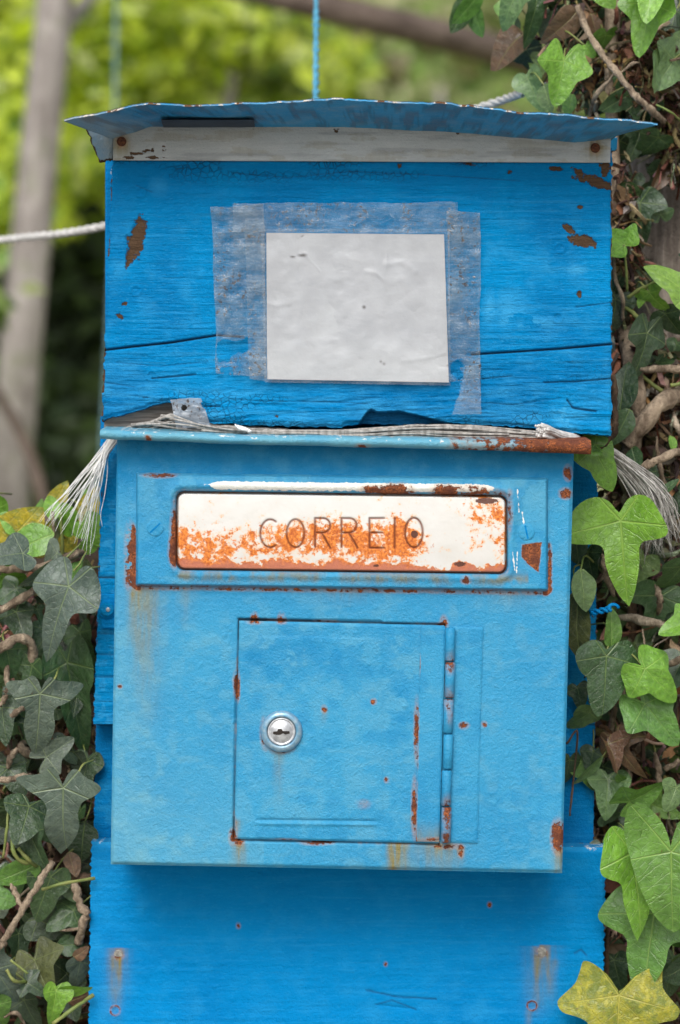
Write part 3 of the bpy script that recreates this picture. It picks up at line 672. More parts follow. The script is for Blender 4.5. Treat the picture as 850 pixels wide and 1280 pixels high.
lathe('lock_ring', 352, 914, -.0008, [(.0130, 0), (.0130, .0015), (.0126, .0026), (.0112, .0036), (.0098, .0040), (.0092, .0036), (.0090, .0022), (.0088, .0008)], M['steel_blue'], dr)
lk = lathe('lock_core', 352, 914, -.0008, [(.0089, .0), (.0089, .0024), (.0084, .0030), (.0078, .0031), (.0074, .0026), (.0070, .0026), (.0066, .0031), (.0, .0032)], M['steel'], dr)
c = P(352, 915, 0); m = MB()
kp = [(-.0052, -.0009), (-.0052, .0006), (-.0026, .0008), (-.0022, .0022), (.0, .0024), (.0008, .0010), (.0050, .0009), (.0052, -.0006), (.0024, -.0012), (.0010, -.0004), (-.0008, -.0014), (-.003, -.0014)]
m.add([(c.x + u, -.00425, c.z + v) for u, v in kp] + [(c.x + u, -.0035, c.z + v) for u, v in kp], [list(range(12))[::-1], *[[i, (i + 1) % 12, 12 + (i + 1) % 12, 12 + i] for i in range(12)]])
m.build('keyhole', M['black'], lk, False)

# ------------------------------------------------------------------ wooden hood above the mailbox
hood = thing('wooden_hood', 'bright blue cracked wooden box with tin roof above the mailbox', 'wooden box', P(446, 535, .05))
BOT = [(120, 527), (128, 526), (140, 521), (165, 515), (192, 506), (212, 502), (236, 505), (250, 516), (262, 528), (330, 532), (425, 534), (452, 529), (458, 529), (500, 530), (560, 528), (600, 531), (660, 534), (700, 539), (735, 542), (770, 545)]
CR = [([(128, 438), (160, 434), (215, 428), (272, 419), (300, 421)], 1.5, 4.), ([(590, 443), (640, 440), (700, 436), (766, 430)], 1.5, 4.), ([(190, 473), (215, 471), (245, 468)], 1.1, 2.), ([(250, 416), (180, 388), (150, 390)], .7, .0),
      ([(680, 478), (720, 477), (766, 473)], 1.0, 2.), ([(600, 474), (640, 470)], .9, 1.2), ([(709, 500), (716, 510), (728, 512), (745, 514)], 1.3, 2.2), ([(640, 355), (700, 362), (766, 380)], .6, .0), ([(720, 384), (766, 378)], .9, 1.3),
      ([(145, 453), (200, 458), (260, 452)], .8, .8), ([(130, 478), (170, 484)], .8, .9), ([(255, 508), (275, 508)], 1.2, 2), ([(300, 500), (430, 503), (460, 505)], .8, .9), ([(560, 500), (640, 506), (700, 498)], .8, .8), ([(290, 216), (360, 222), (440, 214), (560, 220), (650, 226)], .9, .9), ([(170, 232), (190, 240)], 1, .8)]
NH = [(170, 363), (190, 470), (697, 397), (176, 240), (700, 310), (640, 250)]
def hood_bot(X): return interp(X, BOT) + (fbm(X * .15, X * 0, 131) - .5) * 3.5
def hood_h(X, Y, U, V):
    n = fbm(X * .03, Y * .03, 132); wav = (fbm(X * .006, Y * .02, 133) - .5) * 24
    rough = sstep(380, 520, Y) * .9 + .25
    h = (fbm(X * .014, (Y + wav) * .17, 134, 5) - .5) * 1.5 * rough + (fbm(X * .05, (Y + wav) * .45, 135) - .5) * 1.15 * rough + (fbm(X * .1, Y * .1, 136) - .5) * .35
    h = h + (fbm(X * .02, Y * .02, 137) - .5) * 1.0
    for p, w, d in CR: h = h - d * .8 * np.exp(-(segdist(X, Y, p) / (w * .8)) ** 2)
    h = h + nails(X, Y, NH, 6)
    ch = np.clip(hood_chip(X, Y), 0, 1); h = h - .9 * sstep(.4, .6, ch)
    # broken-out hollow at the lower edge
    q = interp(X, [(448, 530), (458, 515), (464, 511), (472, 514), (500, 513), (525, 519), (560, 528)]); h = h - 9 * sstep(0, 2.5, Y - q) * (X > 448) * (X < 562)
    e = hood_bot(X) - Y; h = h - 1.8 * (1 - sstep(0, 6, e))
    h = h - 1.2 * (1 - sstep(0, 3, np.minimum(X - 127 - (530 - Y) * .039, 765 - X)))
    return h
def hood_chip(X, Y):
    n = fbm(X * .09, Y * .09, 141); c = 0
    for x, y, rx, ry, rot, a in ((171, 300, 9, 26, .25, 1.05), (163, 322, 5, 12, .3, .9), (728, 301, 15, 7, .25, 1.1), (711, 286, 9, 4, .7, 1.0), (743, 227, 24, 6, .25, 1.0), (724, 216, 9, 5, .6, .9), (757, 210, 7, 16, 0, .85), (695, 211, 10, 3, 0, .8), (724, 368, 3, 4, 0, 1.0), (586, 205, 10, 3, 0, .7), (500, 207, 4, 5, 0, .8), (636, 215, 4, 3, 0, .8), (726, 259, 4, 2.5, 0, .9),
                             (155, 381, 5, 4, 0, .75), (151, 396, 7, 4, .5, .75), (129, 440, 4, 9, 0, .9), (129, 247, 4, 8, 0, .9), (160, 297, 4, 5, 0, .8), (183, 497, 8, 2, 0, .6), (345, 520, 8, 3, 0, .5)):
        c = np.maximum(c, a * blob(X, Y, x, y, rx, ry, rot) * 1.0 + (n - .5) * .22 * (blob(X, Y, x, y, rx * 2, ry * 2, rot) > .2))
    ed = np.minimum(X - 127 - (530 - Y) * .039, 765 - X); c = np.maximum(c, (1 - sstep(0, 3, ed)) * sstep(.45, .62, fbm(Y * .07, Y * 0 + (X > 400) * 9, 142)) * .9)
    return c
def hood_a(X, Y, U, V):
    n = fbm(X * .05, Y * .05, 143); g = 0
    for p, w, d in CR: g = np.maximum(g, min(1, d / 3.5 + .12) * np.exp(-(segdist(X, Y, p) / (w * .7)) ** 2))  # crack lines darkened in colour to deepen the shade inside them
    fa = .28 * sstep(420, 520, Y) * sstep(.4, .65, fbm(X * .02, Y * .12, 144)) + .45 * np.maximum.reduce([blob(X, Y, x, y, a, b) for x, y, a, b in ((198, 233, 8, 8), (640, 385, 14, 16), (660, 402, 26, 5), (722, 337, 8, 4), (612, 385, 6, 14), (706, 520, 10, 18))]) * (n > .42) * 1.8
    q = interp(X, [(448, 530), (458, 515), (464, 511), (472, 514), (500, 513), (525, 519), (560, 528)]); hol = sstep(0, 2.5, Y - q) * (X > 448) * (X < 562)
    de = .75 * sstep(330, 205, Y) * (.75 + .5 * n) + .8 * hol  # roof shade painted in as deeper blue towards the top; hollow is dark teal
    wh = .5 * np.exp(-((X - 139) / 2.5) ** 2) * (Y < 240) * n * 1.6
    gr = np.clip(g + .35 * hol + .30 * sstep(7, 1, Y - 200) * sstep(.42, .7, fbm(X * .1, Y * .3, 145)), 0, 1)
    ck = sstep(240, 206, Y) * sstep(.42, .62, fbm(X * .012, Y * .05, 147)) + .7 * sstep(.56, .68, fbm(X * .012, Y * .03, 148)) * sstep(430, 520, Y)
    return dict(crackle=np.clip(ck, 0, 1), chip=hood_chip(X, Y), grime_shade=gr, fade=np.clip(fa, 0, .8), deep=np.clip(de, 0, 1), white=wh)
def hood_warp(X, Y, U, V):
    b = hood_bot(X); Y = 185 + (Y - 185) / (540 - 185) * (b - 185)
    ed = (fbm(Y * .2, Y * 0, 151) - .5) * 4
    return X + (U < .002) * ed + (U > .998) * ed, Y
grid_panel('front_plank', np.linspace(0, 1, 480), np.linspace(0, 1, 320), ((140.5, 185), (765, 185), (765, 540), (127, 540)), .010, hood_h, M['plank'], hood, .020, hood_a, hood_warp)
for px in (131, 757):
    m = MB(); a = P(px if px < 400 else px - 36, 190, .03); b = P(px + 36 if px < 400 else px, 527 if px < 400 else 540, .03)
    m.box(a.x, .0305, b.z, b.x, .20, a.z); m.build('side_board', M['backb'], hood, False, bevel=.0015)
m = MB(); a = P(135, 260, .2); b = P(757, 520, .2); m.box(a.x + .0, .2005, b.z, b.x, .215, a.z); m.build('rear_board', M['backb'], hood, False, bevel=.0015)
def edge_h(X, Y, U, V): return (fbm(X * .015, Y * .6, 301) - .5) * 3.0 - 3 * (1 - sstep(0, 6, Y - 497))
grid_panel('bare_edge', np.linspace(0, 1, 90), np.linspace(0, 1, 30), ((131, 496), (300, 496), (300, 545), (130, 541)), .0225, edge_h, M['wood_bare'], hood, .007, None)
# white batten under the roof
def bat_h(X, Y, U, V): return (fbm(X * .01, Y * .25, 161) - .5) * .5 - 1.2 * (1 - sstep(0, 3, np.minimum(np.minimum(X - 141, 763 - X), 202 - Y + (X - 141) * .004)))
def bat_a(X, Y, U, V):
    ru = 0
    for x, y in ((152, 177), (744, 185)): ru = ru + .62 * np.exp(-(((X - x) / 7) ** 2 + ((Y - y - 1) / 8) ** 2))
    st = .8 * np.exp(-(((X - 152) / 13) ** 2 + ((Y - 182) / 15) ** 2)) + .9 * np.exp(-(((X - 744) / 11) ** 2 + ((Y - 186) / 14) ** 2)) + .25 * (fbm(X * .02, Y * .1, 163) > .62)
    ch = .9 * np.maximum.reduce([blob(X, Y, x, y, a, b) for x, y, a, b in ((170, 192, 9, 2), (185, 188, 7, 3), (195, 197, 12, 2), (160, 197, 8, 2), (572, 166, 2.5, 3), (845, 0, 1, 1), (420, 163, 4, 3), (205, 186, 3, 5))])
    gr = .22 * sstep(.55, .7, fbm(X * .012, Y * .15, 164))
    return dict(rust=ru, stain=np.clip(st, 0, .8), chip=ch * (fbm(X * .2, Y * .2, 165) > .4), grime_shade=gr, deep=.5 * sstep(184, 160, Y))
bat = grid_panel('batten', np.linspace(0, 1, 320), np.linspace(0, 1, 30), ((141, 150), (764, 166), (763, 203), (141, 200)), .0075, bat_h, M['batten'], hood, .0022, bat_a)
m = MB(); a = P(142, 165, .01); b = P(763, 190, .01); m.box(a.x, .0098, b.z, b.x, .03, a.z); m.build('batten_backing', M['wood_bare'], hood, False)
for x, y in ((152, 177), (744, 185)): disc('nail', x, y, .0075, .0030, .0013, M['rustnail'], bat)
# tin roof
def roof():
    xs = np.linspace(80, 822, 330); fy = interp(xs, [(80, 151), (95, 149), (118, 145), (140, 139), (165, 133), (185, 131), (240, 133), (330, 130), (425, 125), (520, 130), (560, 132), (600, 135), (650, 141), (700, 146), (760, 149), (800, 154), (822, 157)])
    fy = fy + (fbm(xs * .02, xs * 0, 171) - .5) * 5 + (fbm(xs * .25, xs * 0, 172) - .5) * 1.2
    by = interp(xs, [(80, 172), (118, 163), (140, 156), (300, 157), (425, 157), (600, 164), (763, 176), (790, 174), (822, 170)])
    Yd = [-.046, -.0445, -.042, -.036, -.026, -.014, -.004, .004, .03, .08, .14, .22]
    s0 = sc(-.046); V = []; ring = []
    A = dict(white=[], rust=[], fade=[], chip=[], deep=[], grime_shade=[])
    def row(k, y, dz, edge):
        out = []
        for i, x in enumerate(xs):
            zf = CZ - (fy[i] - 640) * s0; zb = CZ - (by[i] - 640) * sc(.004)
            z = zf + (zb - zf) * (y + .046) / .05 if y <= .004 else zb - (y - .004) * .14
            curl = .010 * sstep(150, 80, x) * sstep(.02, .2, y)
            yy = y + (.004 * (fbm(np.array([x * .08]), np.array([1.]), 173)[0] - .5) if k == 0 else 0)
            xl = interp(y, [(-.046, 80), (-.02, 104), (.0, 124), (.03, 131)]); xr = interp(y, [(-.046, 822), (-.02, 800), (.012, 777), (.04, 766)]); xw = xl + (x - 80) / 742 * (xr - xl)
            out.append(len(V)); V.append(((xw - 425) * s0, yy, z + dz - curl + .0010 * (fbm(np.array([x * .03]), np.array([y * 60]), 174)[0] - .5)))
            n = fbm(np.array([x * .08]), np.array([y * 80.]), 175)[0]
            A['white'].append((.42 + .9 * (n - .5)) if edge else .0); A['rust'].append(.42 * n if edge else .2 * (n > .6)); A['fade'].append(.85 if edge == 2 else .75 * float(sstep(170, 95, x)) * (.5 + n)); A['chip'].append(.55 * float(n > .6) if edge == 1 else 0); A['deep'].append(0.0 if edge else .4 * n); A['grime_shade'].append(.0 if edge else .30 * float(n > .55))
        return out
    lower = [row(k, y, 0, 0) for k, y in enumerate(Yd)]
    e0 = row(0, Yd[0], .0001, 1); e1 = row(0, Yd[0] + .0004, .0012, 1)
    upper = [row(k, y, .0013, 2 if k < 3 else 0) for k, y in enumerate(Yd)]
    F = []
    def quad(a, b, flip=False):
        for i in range(len(a) - 1): F.append([a[i], a[i + 1], b[i + 1], b[i]] if not flip else [a[i], b[i], b[i + 1], a[i + 1]])
    for a, b in zip(lower[:-1], lower[1:]): quad(a, b, True)
    for a, b in zip(upper[:-1], upper[1:]): quad(a, b)
    quad(e0, e1); quad(lower[-1], upper[-1], True)
    for j in range(len(Yd) - 1):
        F.append([lower[j][0], upper[j][0], upper[j + 1][0], lower[j + 1][0]]); F.append([lower[j][-1], lower[j + 1][-1], upper[j + 1][-1], upper[j][-1]])
    return mkmesh('roof_sheet', V, F, M['roof'], A, True, hood)
rf = roof()
def flapside(name, pts, mat=M['roof']):
    p = [P(x, y, d) for x, y, d in pts]; V = []; F = []; N = 10; A = dict(fade=[], white=[], chip=[], deep=[])
    for off in (0, .0016):
        for j in range(N + 1):
            for i in range(N + 1):
                u, v = i / N, j / N; q = p[0] * (1 - u) * (1 - v) + p[1] * u * (1 - v) + p[2] * u * v + p[3] * (1 - u) * v
                w = .0016 * (random.random() - .5); V.append((q.x + (w if i == 0 else 0), q.y + off, q.z + (w if j == N else 0)))
                A['fade'].append(.7); A['white'].append(.2); A['chip'].append(.75 if (i == 0 or j == N) else .1); A['deep'].append(0)
    n = (N + 1) ** 2
    for j in range(N):
        for i in range(N):
            a = j * (N + 1) + i; F.append([a, a + N + 1, a + N + 2, a + 1]); F.append([n + a, n + a + 1, n + a + N + 2, n + a + N + 1])
    ed = [i for i in range(N + 1)] + [j * (N + 1) + N for j in range(1, N + 1)] + [N * (N + 1) + i for i in range(N - 1, -1, -1)] + [j * (N + 1) for j in range(N - 1, 0, -1)]
    for a, b in zip(ed, ed[1:] + ed[:1]): F.append([a, b, n + b, n + a])
    return mkmesh(name, V, F, mat, A, True, rf)
flapside('side_flap', [(107, 158, -.016), (143, 153, .006), (143, 200, .014), (124, 202, .006)])
flapside('side_flap', [(762, 172, .012), (772, 172, .04), (771, 188, .05), (763, 190, .02)], M['backb'])
# dark strip of tape stuck under the roof edge
m = MB(); V = []; F = []
for i in range(13):
    x = 201 + i * 116 / 12
    for yy in (-.0185 + .0006 * random.random(), .0015 + .001 * random.random()):
        zf = CZ - (133 - 640) * sc(-.046); zb = CZ - (157 - 640) * sc(.004); V.append(((x - 425) * sc(-.02), yy, zf + (zb - zf) * (yy + .046) / .05 - .0016))
for i in range(12): F.append([2 * i, 2 * i + 1, 2 * i + 3, 2 * i + 2])
n0 = len(V); V += [(x, y + .0006, z + .0006) for x, y, z in V]; F += [[a + n0 for a in f[::-1]] for f in F]; m.add(V, F); m.build('tape_strip', M['slate'], rf)
# scrap of old plastic with a hole at the lower left of the plank
def film(name, base, alpha, dirt, mottled=.3, bumpd=.0012, dirty=1.0):
    T = NT(name); n = T.noise(90, 5, .6); n2 = T.noise(420, 4, .6); n3 = T.noise(1, 4, .6, T.scalevec(40, 40, 110))
    c = T.mix(T.mapr(n, .35, .7), base, tuple(x * 1.35 for x in base)); sp = T.mapr(n2, .52, .64)
    dm = T.math('MULTIPLY', T.math('MULTIPLY', sp, T.mapr(T.noise(40, 3), .4, .58)), dirty); c = T.mix(dm, c, dirt)
    a = T.math('ADD', alpha, T.math('MULTIPLY', T.math('SUBTRACT', T.math('ADD', T.math('MULTIPLY', n, .6), T.math('MULTIPLY', n3, .4)), .5), mottled * 3)); a = T.math('ADD', a, T.math('MULTIPLY', dm, .5), clamp=True)
    hole = T.attr('hole'); hv = T.math('ADD', hole, T.math('MULTIPLY', T.math('SUBTRACT', T.noise(160, 4, .6), .5), .7)); a = T.math('MULTIPLY', a, T.mapr(hv, .45, .55, 1, 0))
    p = T.bsdf(c, .24, T.bump(T.math('ADD', n, n3), .9, bumpd * 1.5), .6)
    tr = T.n('ShaderNodeBsdfTransparent'); mx = T.n('ShaderNodeMixShader'); T.set(mx.inputs[0], a); T.t.links.new(tr.outputs[0], mx.inputs[1]); T.t.links.new(p, mx.inputs[2])
    return T.done(mx.outputs[0])
M['film'] = film('dirty clear tape', (.12, .165, .21), .38, (.05, .038, .03), .60)
M['film2'] = film('clear sleeve plastic', (.19, .26, .33), .24, (.10, .09, .08), .35)
M['film3'] = film('worn tape end', (.20, .27, .34), .34, (.05, .04, .04), .45)
M['scrap'] = film('grey plastic scrap', (.20, .24, .29), .72, (.05, .04, .04), .3)
def sheet(name, corners, y0, mat, parent, hf, af=None, nu=60, nv=60, warp=None, thick=.0003):
    return grid_panel(name, np.linspace(0, 1, nu), np.linspace(0, 1, nv), corners, y0, hf, mat, parent, thick, af, warp)
def thinsheet(name, corners, y0, mat, parent, hf, af=None, nu=70, nv=60, warp=None):
    """single-layer film"""
    U, Vv = np.meshgrid(np.linspace(0, 1, nu), np.linspace(0, 1, nv)); c = corners
    X = (1 - U) * (1 - Vv) * c[0][0] + U * (1 - Vv) * c[1][0] + U * Vv * c[2][0] + (1 - U) * Vv * c[3][0]
    Y = (1 - U) * (1 - Vv) * c[0][1] + U * (1 - Vv) * c[1][1] + U * Vv * c[2][1] + (1 - U) * Vv * c[3][1]
    if warp: X, Y = warp(X, Y, U, Vv)
    H = hf(X, Y, U, Vv) * 1e-3; s = sc(y0)
    V = np.stack([(X - 425) * s, y0 - H, CZ - (Y - 640) * s], -1).reshape(-1, 3); i = np.arange(nu * nv).reshape(nv, nu)
    F = np.stack([i[:-1, :-1], i[1:, :-1], i[1:, 1:], i[:-1, 1:]], -1).reshape(-1, 4).tolist()
    return mkmesh(name, V, F, mat, {k: np.broadcast_to(a, U.shape).ravel() for k, a in af(X, Y, U, Vv).items()} if af else None, True, parent)
edge_w = lambda seed: (lambda X, Y, U, V: (X + ((U < .01) | (U > .99)) * (fbm(Y * .02, Y * 0, seed) - .5) * 5, Y + ((V < .01) | (V > .99)) * (fbm(X * .04, X * 0, seed + 1) - .5) * 4))
thinsheet('plastic_scrap', ((212, 500), (250, 497), (264, 532), (222, 537)), .0075, M['scrap'], hood, lambda X, Y, U, V: 1.5 * fbm(X * .1, Y * .1, 181), lambda X, Y, U, V: dict(hole=1.2 * blob(X, Y, 230, 510, 3.2, 3.2) + .8 * blob(X, Y, 262, 505, 12, 8)), 40, 40, edge_w(5))

# ------------------------------------------------------------------ notice in its plastic sleeve
note = thing('paper_notice', 'blank white paper notice in clear plastic taped to the blue plank', 'notice', P(446, 484, .007))
def wr(X, Y):
    h = (fbm(X * .02, Y * .02, 191) - .5) * 2.2
    for p, w, d in (([(385, 320), (398, 335), (402, 342)], 3, .9), ([(462, 342), (475, 344), (482, 352)], 3, 1.), ([(488, 332), (505, 330), (520, 342)], 4, 1.), ([(425, 352), (440, 350)], 5, .6), ([(330, 380), (350, 384), (365, 382)], 3, .7), ([(390, 430), (425, 428)], 4, .5), ([(360, 395), (365, 425)], 4, .4), ([(489, 300), (487, 340)], 2, .5), ([(505, 455), (560, 445)], 2.5, .6), ([(420, 395), (520, 390)], 6, .3)):
        h = h + d * .42 * np.exp(-(segdist(X + 6 * fbm(X * .05, Y * .05, 4), Y + 6 * fbm(X * .05, Y * .05, 7), p) / w) ** 2)
    return h
T = NT('weathered paper'); n = T.noise(45, 4); n2 = T.noise(300, 4, .65)
c = T.mix(T.mapr(n, .35, .7), (.345, .355, .375), (.405, .415, .435)); c = T.mix(T.math('MULTIPLY', T.mapr(n2, .58, .75), .18), c, (.28, .27, .26))
c = T.mix(T.math('MULTIPLY', T.math('MULTIPLY', T.mapr(T.voro(70), .0, .03, 1, 0), T.mapr(T.noise(30, 2), .55, .6)), .6), c, (.16, .15, .13)); c = T.mix(T.attr('grime_shade'), c, (.05, .035, .03)); c = T.mix(T.math('MULTIPLY', T.attr('fade'), .5), c, (.56, .57, .57))
M['paper'] = T.done(T.bsdf(c, .42, T.bump(T.math('ADD', n2, n), .25, .001), .45))
def pap_a(X, Y, U, V):
    g = 0
    for x, y, a, b in ((378, 319, 5, 2), (366, 321, 3, 1.2), (455, 384, 2, 2), (556, 453, 7, 4), (562, 456, 4, 3), (480, 455, 1.5, 1.5), (476, 452, 1.5, 1.5), (380, 296, 3, 1.5)): g = np.maximum(g, np.clip(1.6 * blob(X, Y, x, y, a, b) - .3, 0, 1))
    return dict(grime_shade=g, fade=sstep(400, 470, Y) * .6)
sheet('paper', ((333, 291), (555, 293), (561, 478), (334, 474)), .0058, M['paper'], note, lambda X, Y, U, V: wr(X, Y), pap_a, 150, 120)
thinsheet('plastic_sleeve', ((326, 286), (562, 286), (563, 482), (331, 478)), .0052, film('clear plastic over the paper', (.36, .39, .42), .14, (.3, .28, .26), .10, .0012, 0.0), note, lambda X, Y, U, V: wr(X, Y) + .4 + .5 * fbm(X * .05, Y * .05, 5), None, 110, 90)
tp = lambda s, a=1.0: (lambda X, Y, U, V: a * 1.2 * fbm(X * .05, Y * .05, s) + .4 * fbm(X * .3, Y * .02, s + 3))
thinsheet('tape', ((264, 258), (330, 256), (334, 472), (271, 466)), .0064, M['film'], note, tp(201), lambda X, Y, U, V: dict(hole=.95 * blob(X, Y, 302, 432, 20, 9, -.3) + .8 * blob(X, Y, 278, 440, 7, 22) + .8 * blob(X, Y, 296, 470, 12, 12) * (X < 292)), 60, 120, edge_w(33))
thinsheet('tape', ((291, 254), (572, 253), (572, 291), (291, 290)), .0060, M['film2'], note, lambda X, Y, U, V: tp(211)(X, Y, U, V) + 1.4 * np.exp(-(segdist(X, Y, [(440, 284), (460, 273), (475, 281), (492, 272), (497, 284)]) / 3) ** 2), None, 140, 40, edge_w(43))
thinsheet('tape', ((558, 263), (600, 266), (600, 472), (561, 478)), .0062, M['film'], note, tp(221), lambda X, Y, U, V: dict(hole=.9 * blob(X, Y, 572, 462, 12, 14)), 50, 110, edge_w(53))
thinsheet('tape', ((560, 462), (602, 456), (602, 519), (558, 518)), .0058, M['film3'], note, tp(231, .6), lambda X, Y, U, V: dict(hole=1.0 * blob(X, Y, 566, 474, 14, 14) + .9 * blob(X, Y, 560, 505, 10, 16)), 40, 50, edge_w(63))
thinsheet('tape', ((306, 256), (330, 256), (335, 478), (312, 474)), .0057, M['film2'], note, tp(241), None, 30, 110, edge_w(73))

# ------------------------------------------------------------------ frayed rope between plank and lid
rope = thing('frayed_rope', 'frayed grey rope squeezed between the blue plank and the mailbox lid', 'rope', P(430, 540, .01))
m = MB()
for k in range(44):
    x0, x1 = random.uniform(140, 330), random.uniform(560, 715); 
    if random.random() < .75: x0 = random.uniform(400, 480)
    t = random.random(); yb = random.uniform(.0, .012); pts = []
    for x in np.linspace(x0, x1, 9):
        top = float(interp(x, [(140, 531), (210, 513), (250, 530), (330, 538), (440, 538), (520, 531), (590, 532), (700, 543)])); lo = float(interp(x, [(140, 540), (300, 546), (500, 549), (715, 550)]))
        pts.append(P(x, top + (lo - top) * np.clip(t + random.uniform(-.12, .12), 0, 1), yb + random.uniform(-.001, .001)))
    m.tube(spline(pts, 3), random.uniform(.0004, .0009), 5)
for k in range(60):
    x0 = random.uniform(138, 300); x1 = x0 + random.uniform(40, 160); t = random.random(); pts = []
    for x in np.linspace(x0, x1, 6):
        top = float(interp(x, [(138, 534), (165, 526), (205, 516), (240, 520), (262, 532), (330, 537), (480, 540)])); pts.append(P(x, top + (546 - top) * np.clip(t + random.uniform(-.15, .15), 0, 1), .012 + .012 * t + random.uniform(0, .004)))
    m.tube(spline(pts, 3), random.uniform(.0005, .0016), 5)
m.build('strands', M['strand'], rope)
m = MB(); a, b = P(672, 540, .0), P(684, 532, -.010); 
for k in range(46):
    _a, _r = random.uniform(0, 6.28), random.random() ** .5; o_ = Vector((math.cos(_a) * _r, 0, math.sin(_a) * _r)) * .0042
    m.tube(spline([P(720, 548, .012) + o_ * .6, P(696, 545, .002) + o_, P(684, 540, -.006) + o_ * 1.1, P(676, 537, -.012 + random.uniform(-.001, .001)) + o_ * 1.05], 4), .0009, 5)
m.build('knot_end', M['rope'], rope)
m = MB()
for k in range(3):
    m.tube(spline([P(294 + k * 3, 531 + k, -.004), P(300 + k * 4, 536, -.01), P(310 + k * 2, 538 + random.uniform(-1, 2), -.012)], 4), .0007, 5)
m.build('loose_fibre', M['strandw'], rope)
m = MB()                                       # white frayed end on the left
for k in range(46):
    u_ = random.random(); ex, ey = (random.gauss(104, 9), random.uniform(620, 690)) if u_ < .78 else (random.uniform(48, 100), random.uniform(640, 672))
    s_ = P(random.uniform(129, 138), random.uniform(556, 566), .066 + random.uniform(-.005, .005)); e = P(ex, ey, .062 + random.uniform(-.02, .02))
    jt = .0007; pts = [s_ + Vector((.010, 0, .014)), s_]
    for u in (.3, .6, .85): pts.append(s_.lerp(e, u) + Vector((random.gauss(0, jt * u), random.gauss(0, jt * u), random.gauss(0, jt * u))))
    pts.append(e + Vector((random.gauss(0, .001), 0, random.gauss(-.001, .001)))); pp = spline(pts, 4); m.tube(pp, np.linspace(.00040, .00012, len(pp)).tolist(), 4)
m.build('frayed_end', M['strandw'], rope)
m = MB()                                       # grey frayed end on the right
for k in range(120):
    t = random.random() * .8; w = random.gauss(0, 1)
    e = P(800 + 62 * t + 6 * w, 672 - 14 * t + 22 * random.random() + abs(w) * 3, .09 + random.uniform(-.02, .02))
    s_ = P(752 + 18 * t, 568 - 8 * t + random.uniform(-3, 3), .062 + random.uniform(-.012, .008))
    mid = s_.lerp(e, .5) + Vector((.008 + random.uniform(-.003, .004), random.uniform(-.008, .004), .006 + random.uniform(-.003, .003)))
    q1 = mid.lerp(e, .5) + Vector((random.gauss(.002, .002), random.gauss(0, .003), random.gauss(.001, .002)))
    pp = spline([P(715, 552, .05), s_, mid, q1, e + Vector((random.gauss(0, .005), 0, random.gauss(0, .005)))], 5); m.tube(pp, np.linspace(.0006, .00016, len(pp)).tolist(), 4)
m.build('frayed_end', M['strandg'], rope)

# white twisted rope passing behind the hood, blue string, dead trunk
def twisted(name, pts, r, mat, label, cat, pitch=.03, strands=3):
    p = [Vector(q) for q in spline(pts, 40)]; m = MB(); L = 0; ang = []
    for i, q in enumerate(p):
        L += (q - p[i - 1]).length if i else 0; ang.append(L / pitch * 2 * math.pi)
    for k in range(strands):
        path = []
        for i, q in enumerate(p):
            t = (p[min(i + 1, len(p) - 1)] - p[max(i - 1, 0)]).normalized(); a = t.cross(Vector((0, 1, .1))).normalized(); b = t.cross(a)
            w = ang[i] + k * 2 * math.pi / strands; path.append(q + (a * math.cos(w) + b * math.sin(w)) * r * .52)
        m.tube(path, r * .56, 6)
    o = m.build(name, mat); tagp(o, label, cat); return o
twisted('rope', [P(-400, 330, .5), P(-120, 313, .46), P(0, 300, .42), P(137, 281, .36), P(330, 222, .30), P(595, 136, .22), P(662, 113, .17), P(740, 90, .16), P(815, 70, .19)], .0030, M['rope'], 'taut grey white rope stretched behind the blue hood to the trunk', 'rope', .022)
twisted('string', [P(397, 330, .24), P(396, 200, .26), P(395, 120, .32), P(396, -180, .52), P(397, -402, .66)], .0028, M['string'], 'blue string hanging from above down behind the tin roof', 'string', .02, 2)
twisted('string', [P(120, 700, 2.0), P(140, 300, 2.0), P(146, -100, 2.0), P(150, -420, 2.0)], .0035, M['string2'], 'pale blue string hanging far behind, beside the leaning tree', 'string', .05, 2)

def trunkmesh(path, rads, seg=40, n=160, amp=.10, seed=1):
    p = spline(path, max(2, n // (len(path) - 1))); R = np.interp(np.linspace(0, 1, len(p)), np.linspace(0, 1, len(rads)), rads); V = []; F = []
    for i, q in enumerate(p):
        t = Vector(p[min(i + 1, len(p) - 1)] - p[max(i - 1, 0)]).normalized(); a = t.cross(Vector((0, 1, 0)) if abs(t.y) < .9 else Vector((1, 0, 0))).normalized(); b = t.cross(a)
        for k in range(seg):
            w = 2 * math.pi * k / seg; h = float(fbm(np.array([math.cos(w) * 3 + 9]), np.array([math.sin(w) * 3 + i * .02]), seed)[0] - .5) + .5 * float(fbm(np.array([k * .9]), np.array([i * .03]), seed + 4)[0] - .5)
            V.append(tuple(Vector(q) + (a * math.cos(w) + b * math.sin(w)) * R[i] * (1 + amp * 2 * h)))
    for i in range(len(p) - 1):
        for k in range(seg):
            k2 = (k + 1) % seg; F.append([i * seg + k, i * seg + k2, (i + 1) * seg + k2, (i + 1) * seg + k])
    F.append(list(range(seg))[::-1]); F.append([(len(p) - 1) * seg + k for k in range(seg)])
    return V, F
dead = thing('dead_tree', 'grey brown dead tree trunk wrapped in ivy beside the blue hood', 'tree', (.30, .27, 0))
V, F = trunkmesh([(.27, .30, -.1), (.285, .29, .5), (.280, .255, 1.15), (.276, .235, 1.45), (.285, .26, 1.9), (.27, .3, 2.5)], [.12, .095, .075, .073, .075, .07], 56, 220, .14, 3)
mkmesh('trunk', V, F, M['trunk'], None, True, dead)
V, F = trunkmesh([(.28, .28, 1.86), (.15, .42, 1.96), (-.02, .66, 2.0), (-.25, .9, 2.04)], [.035, .03, .024, .014], 14, 40, .1, 5)
mkmesh('limb', V, F, M['trunk'], None, True, dead)
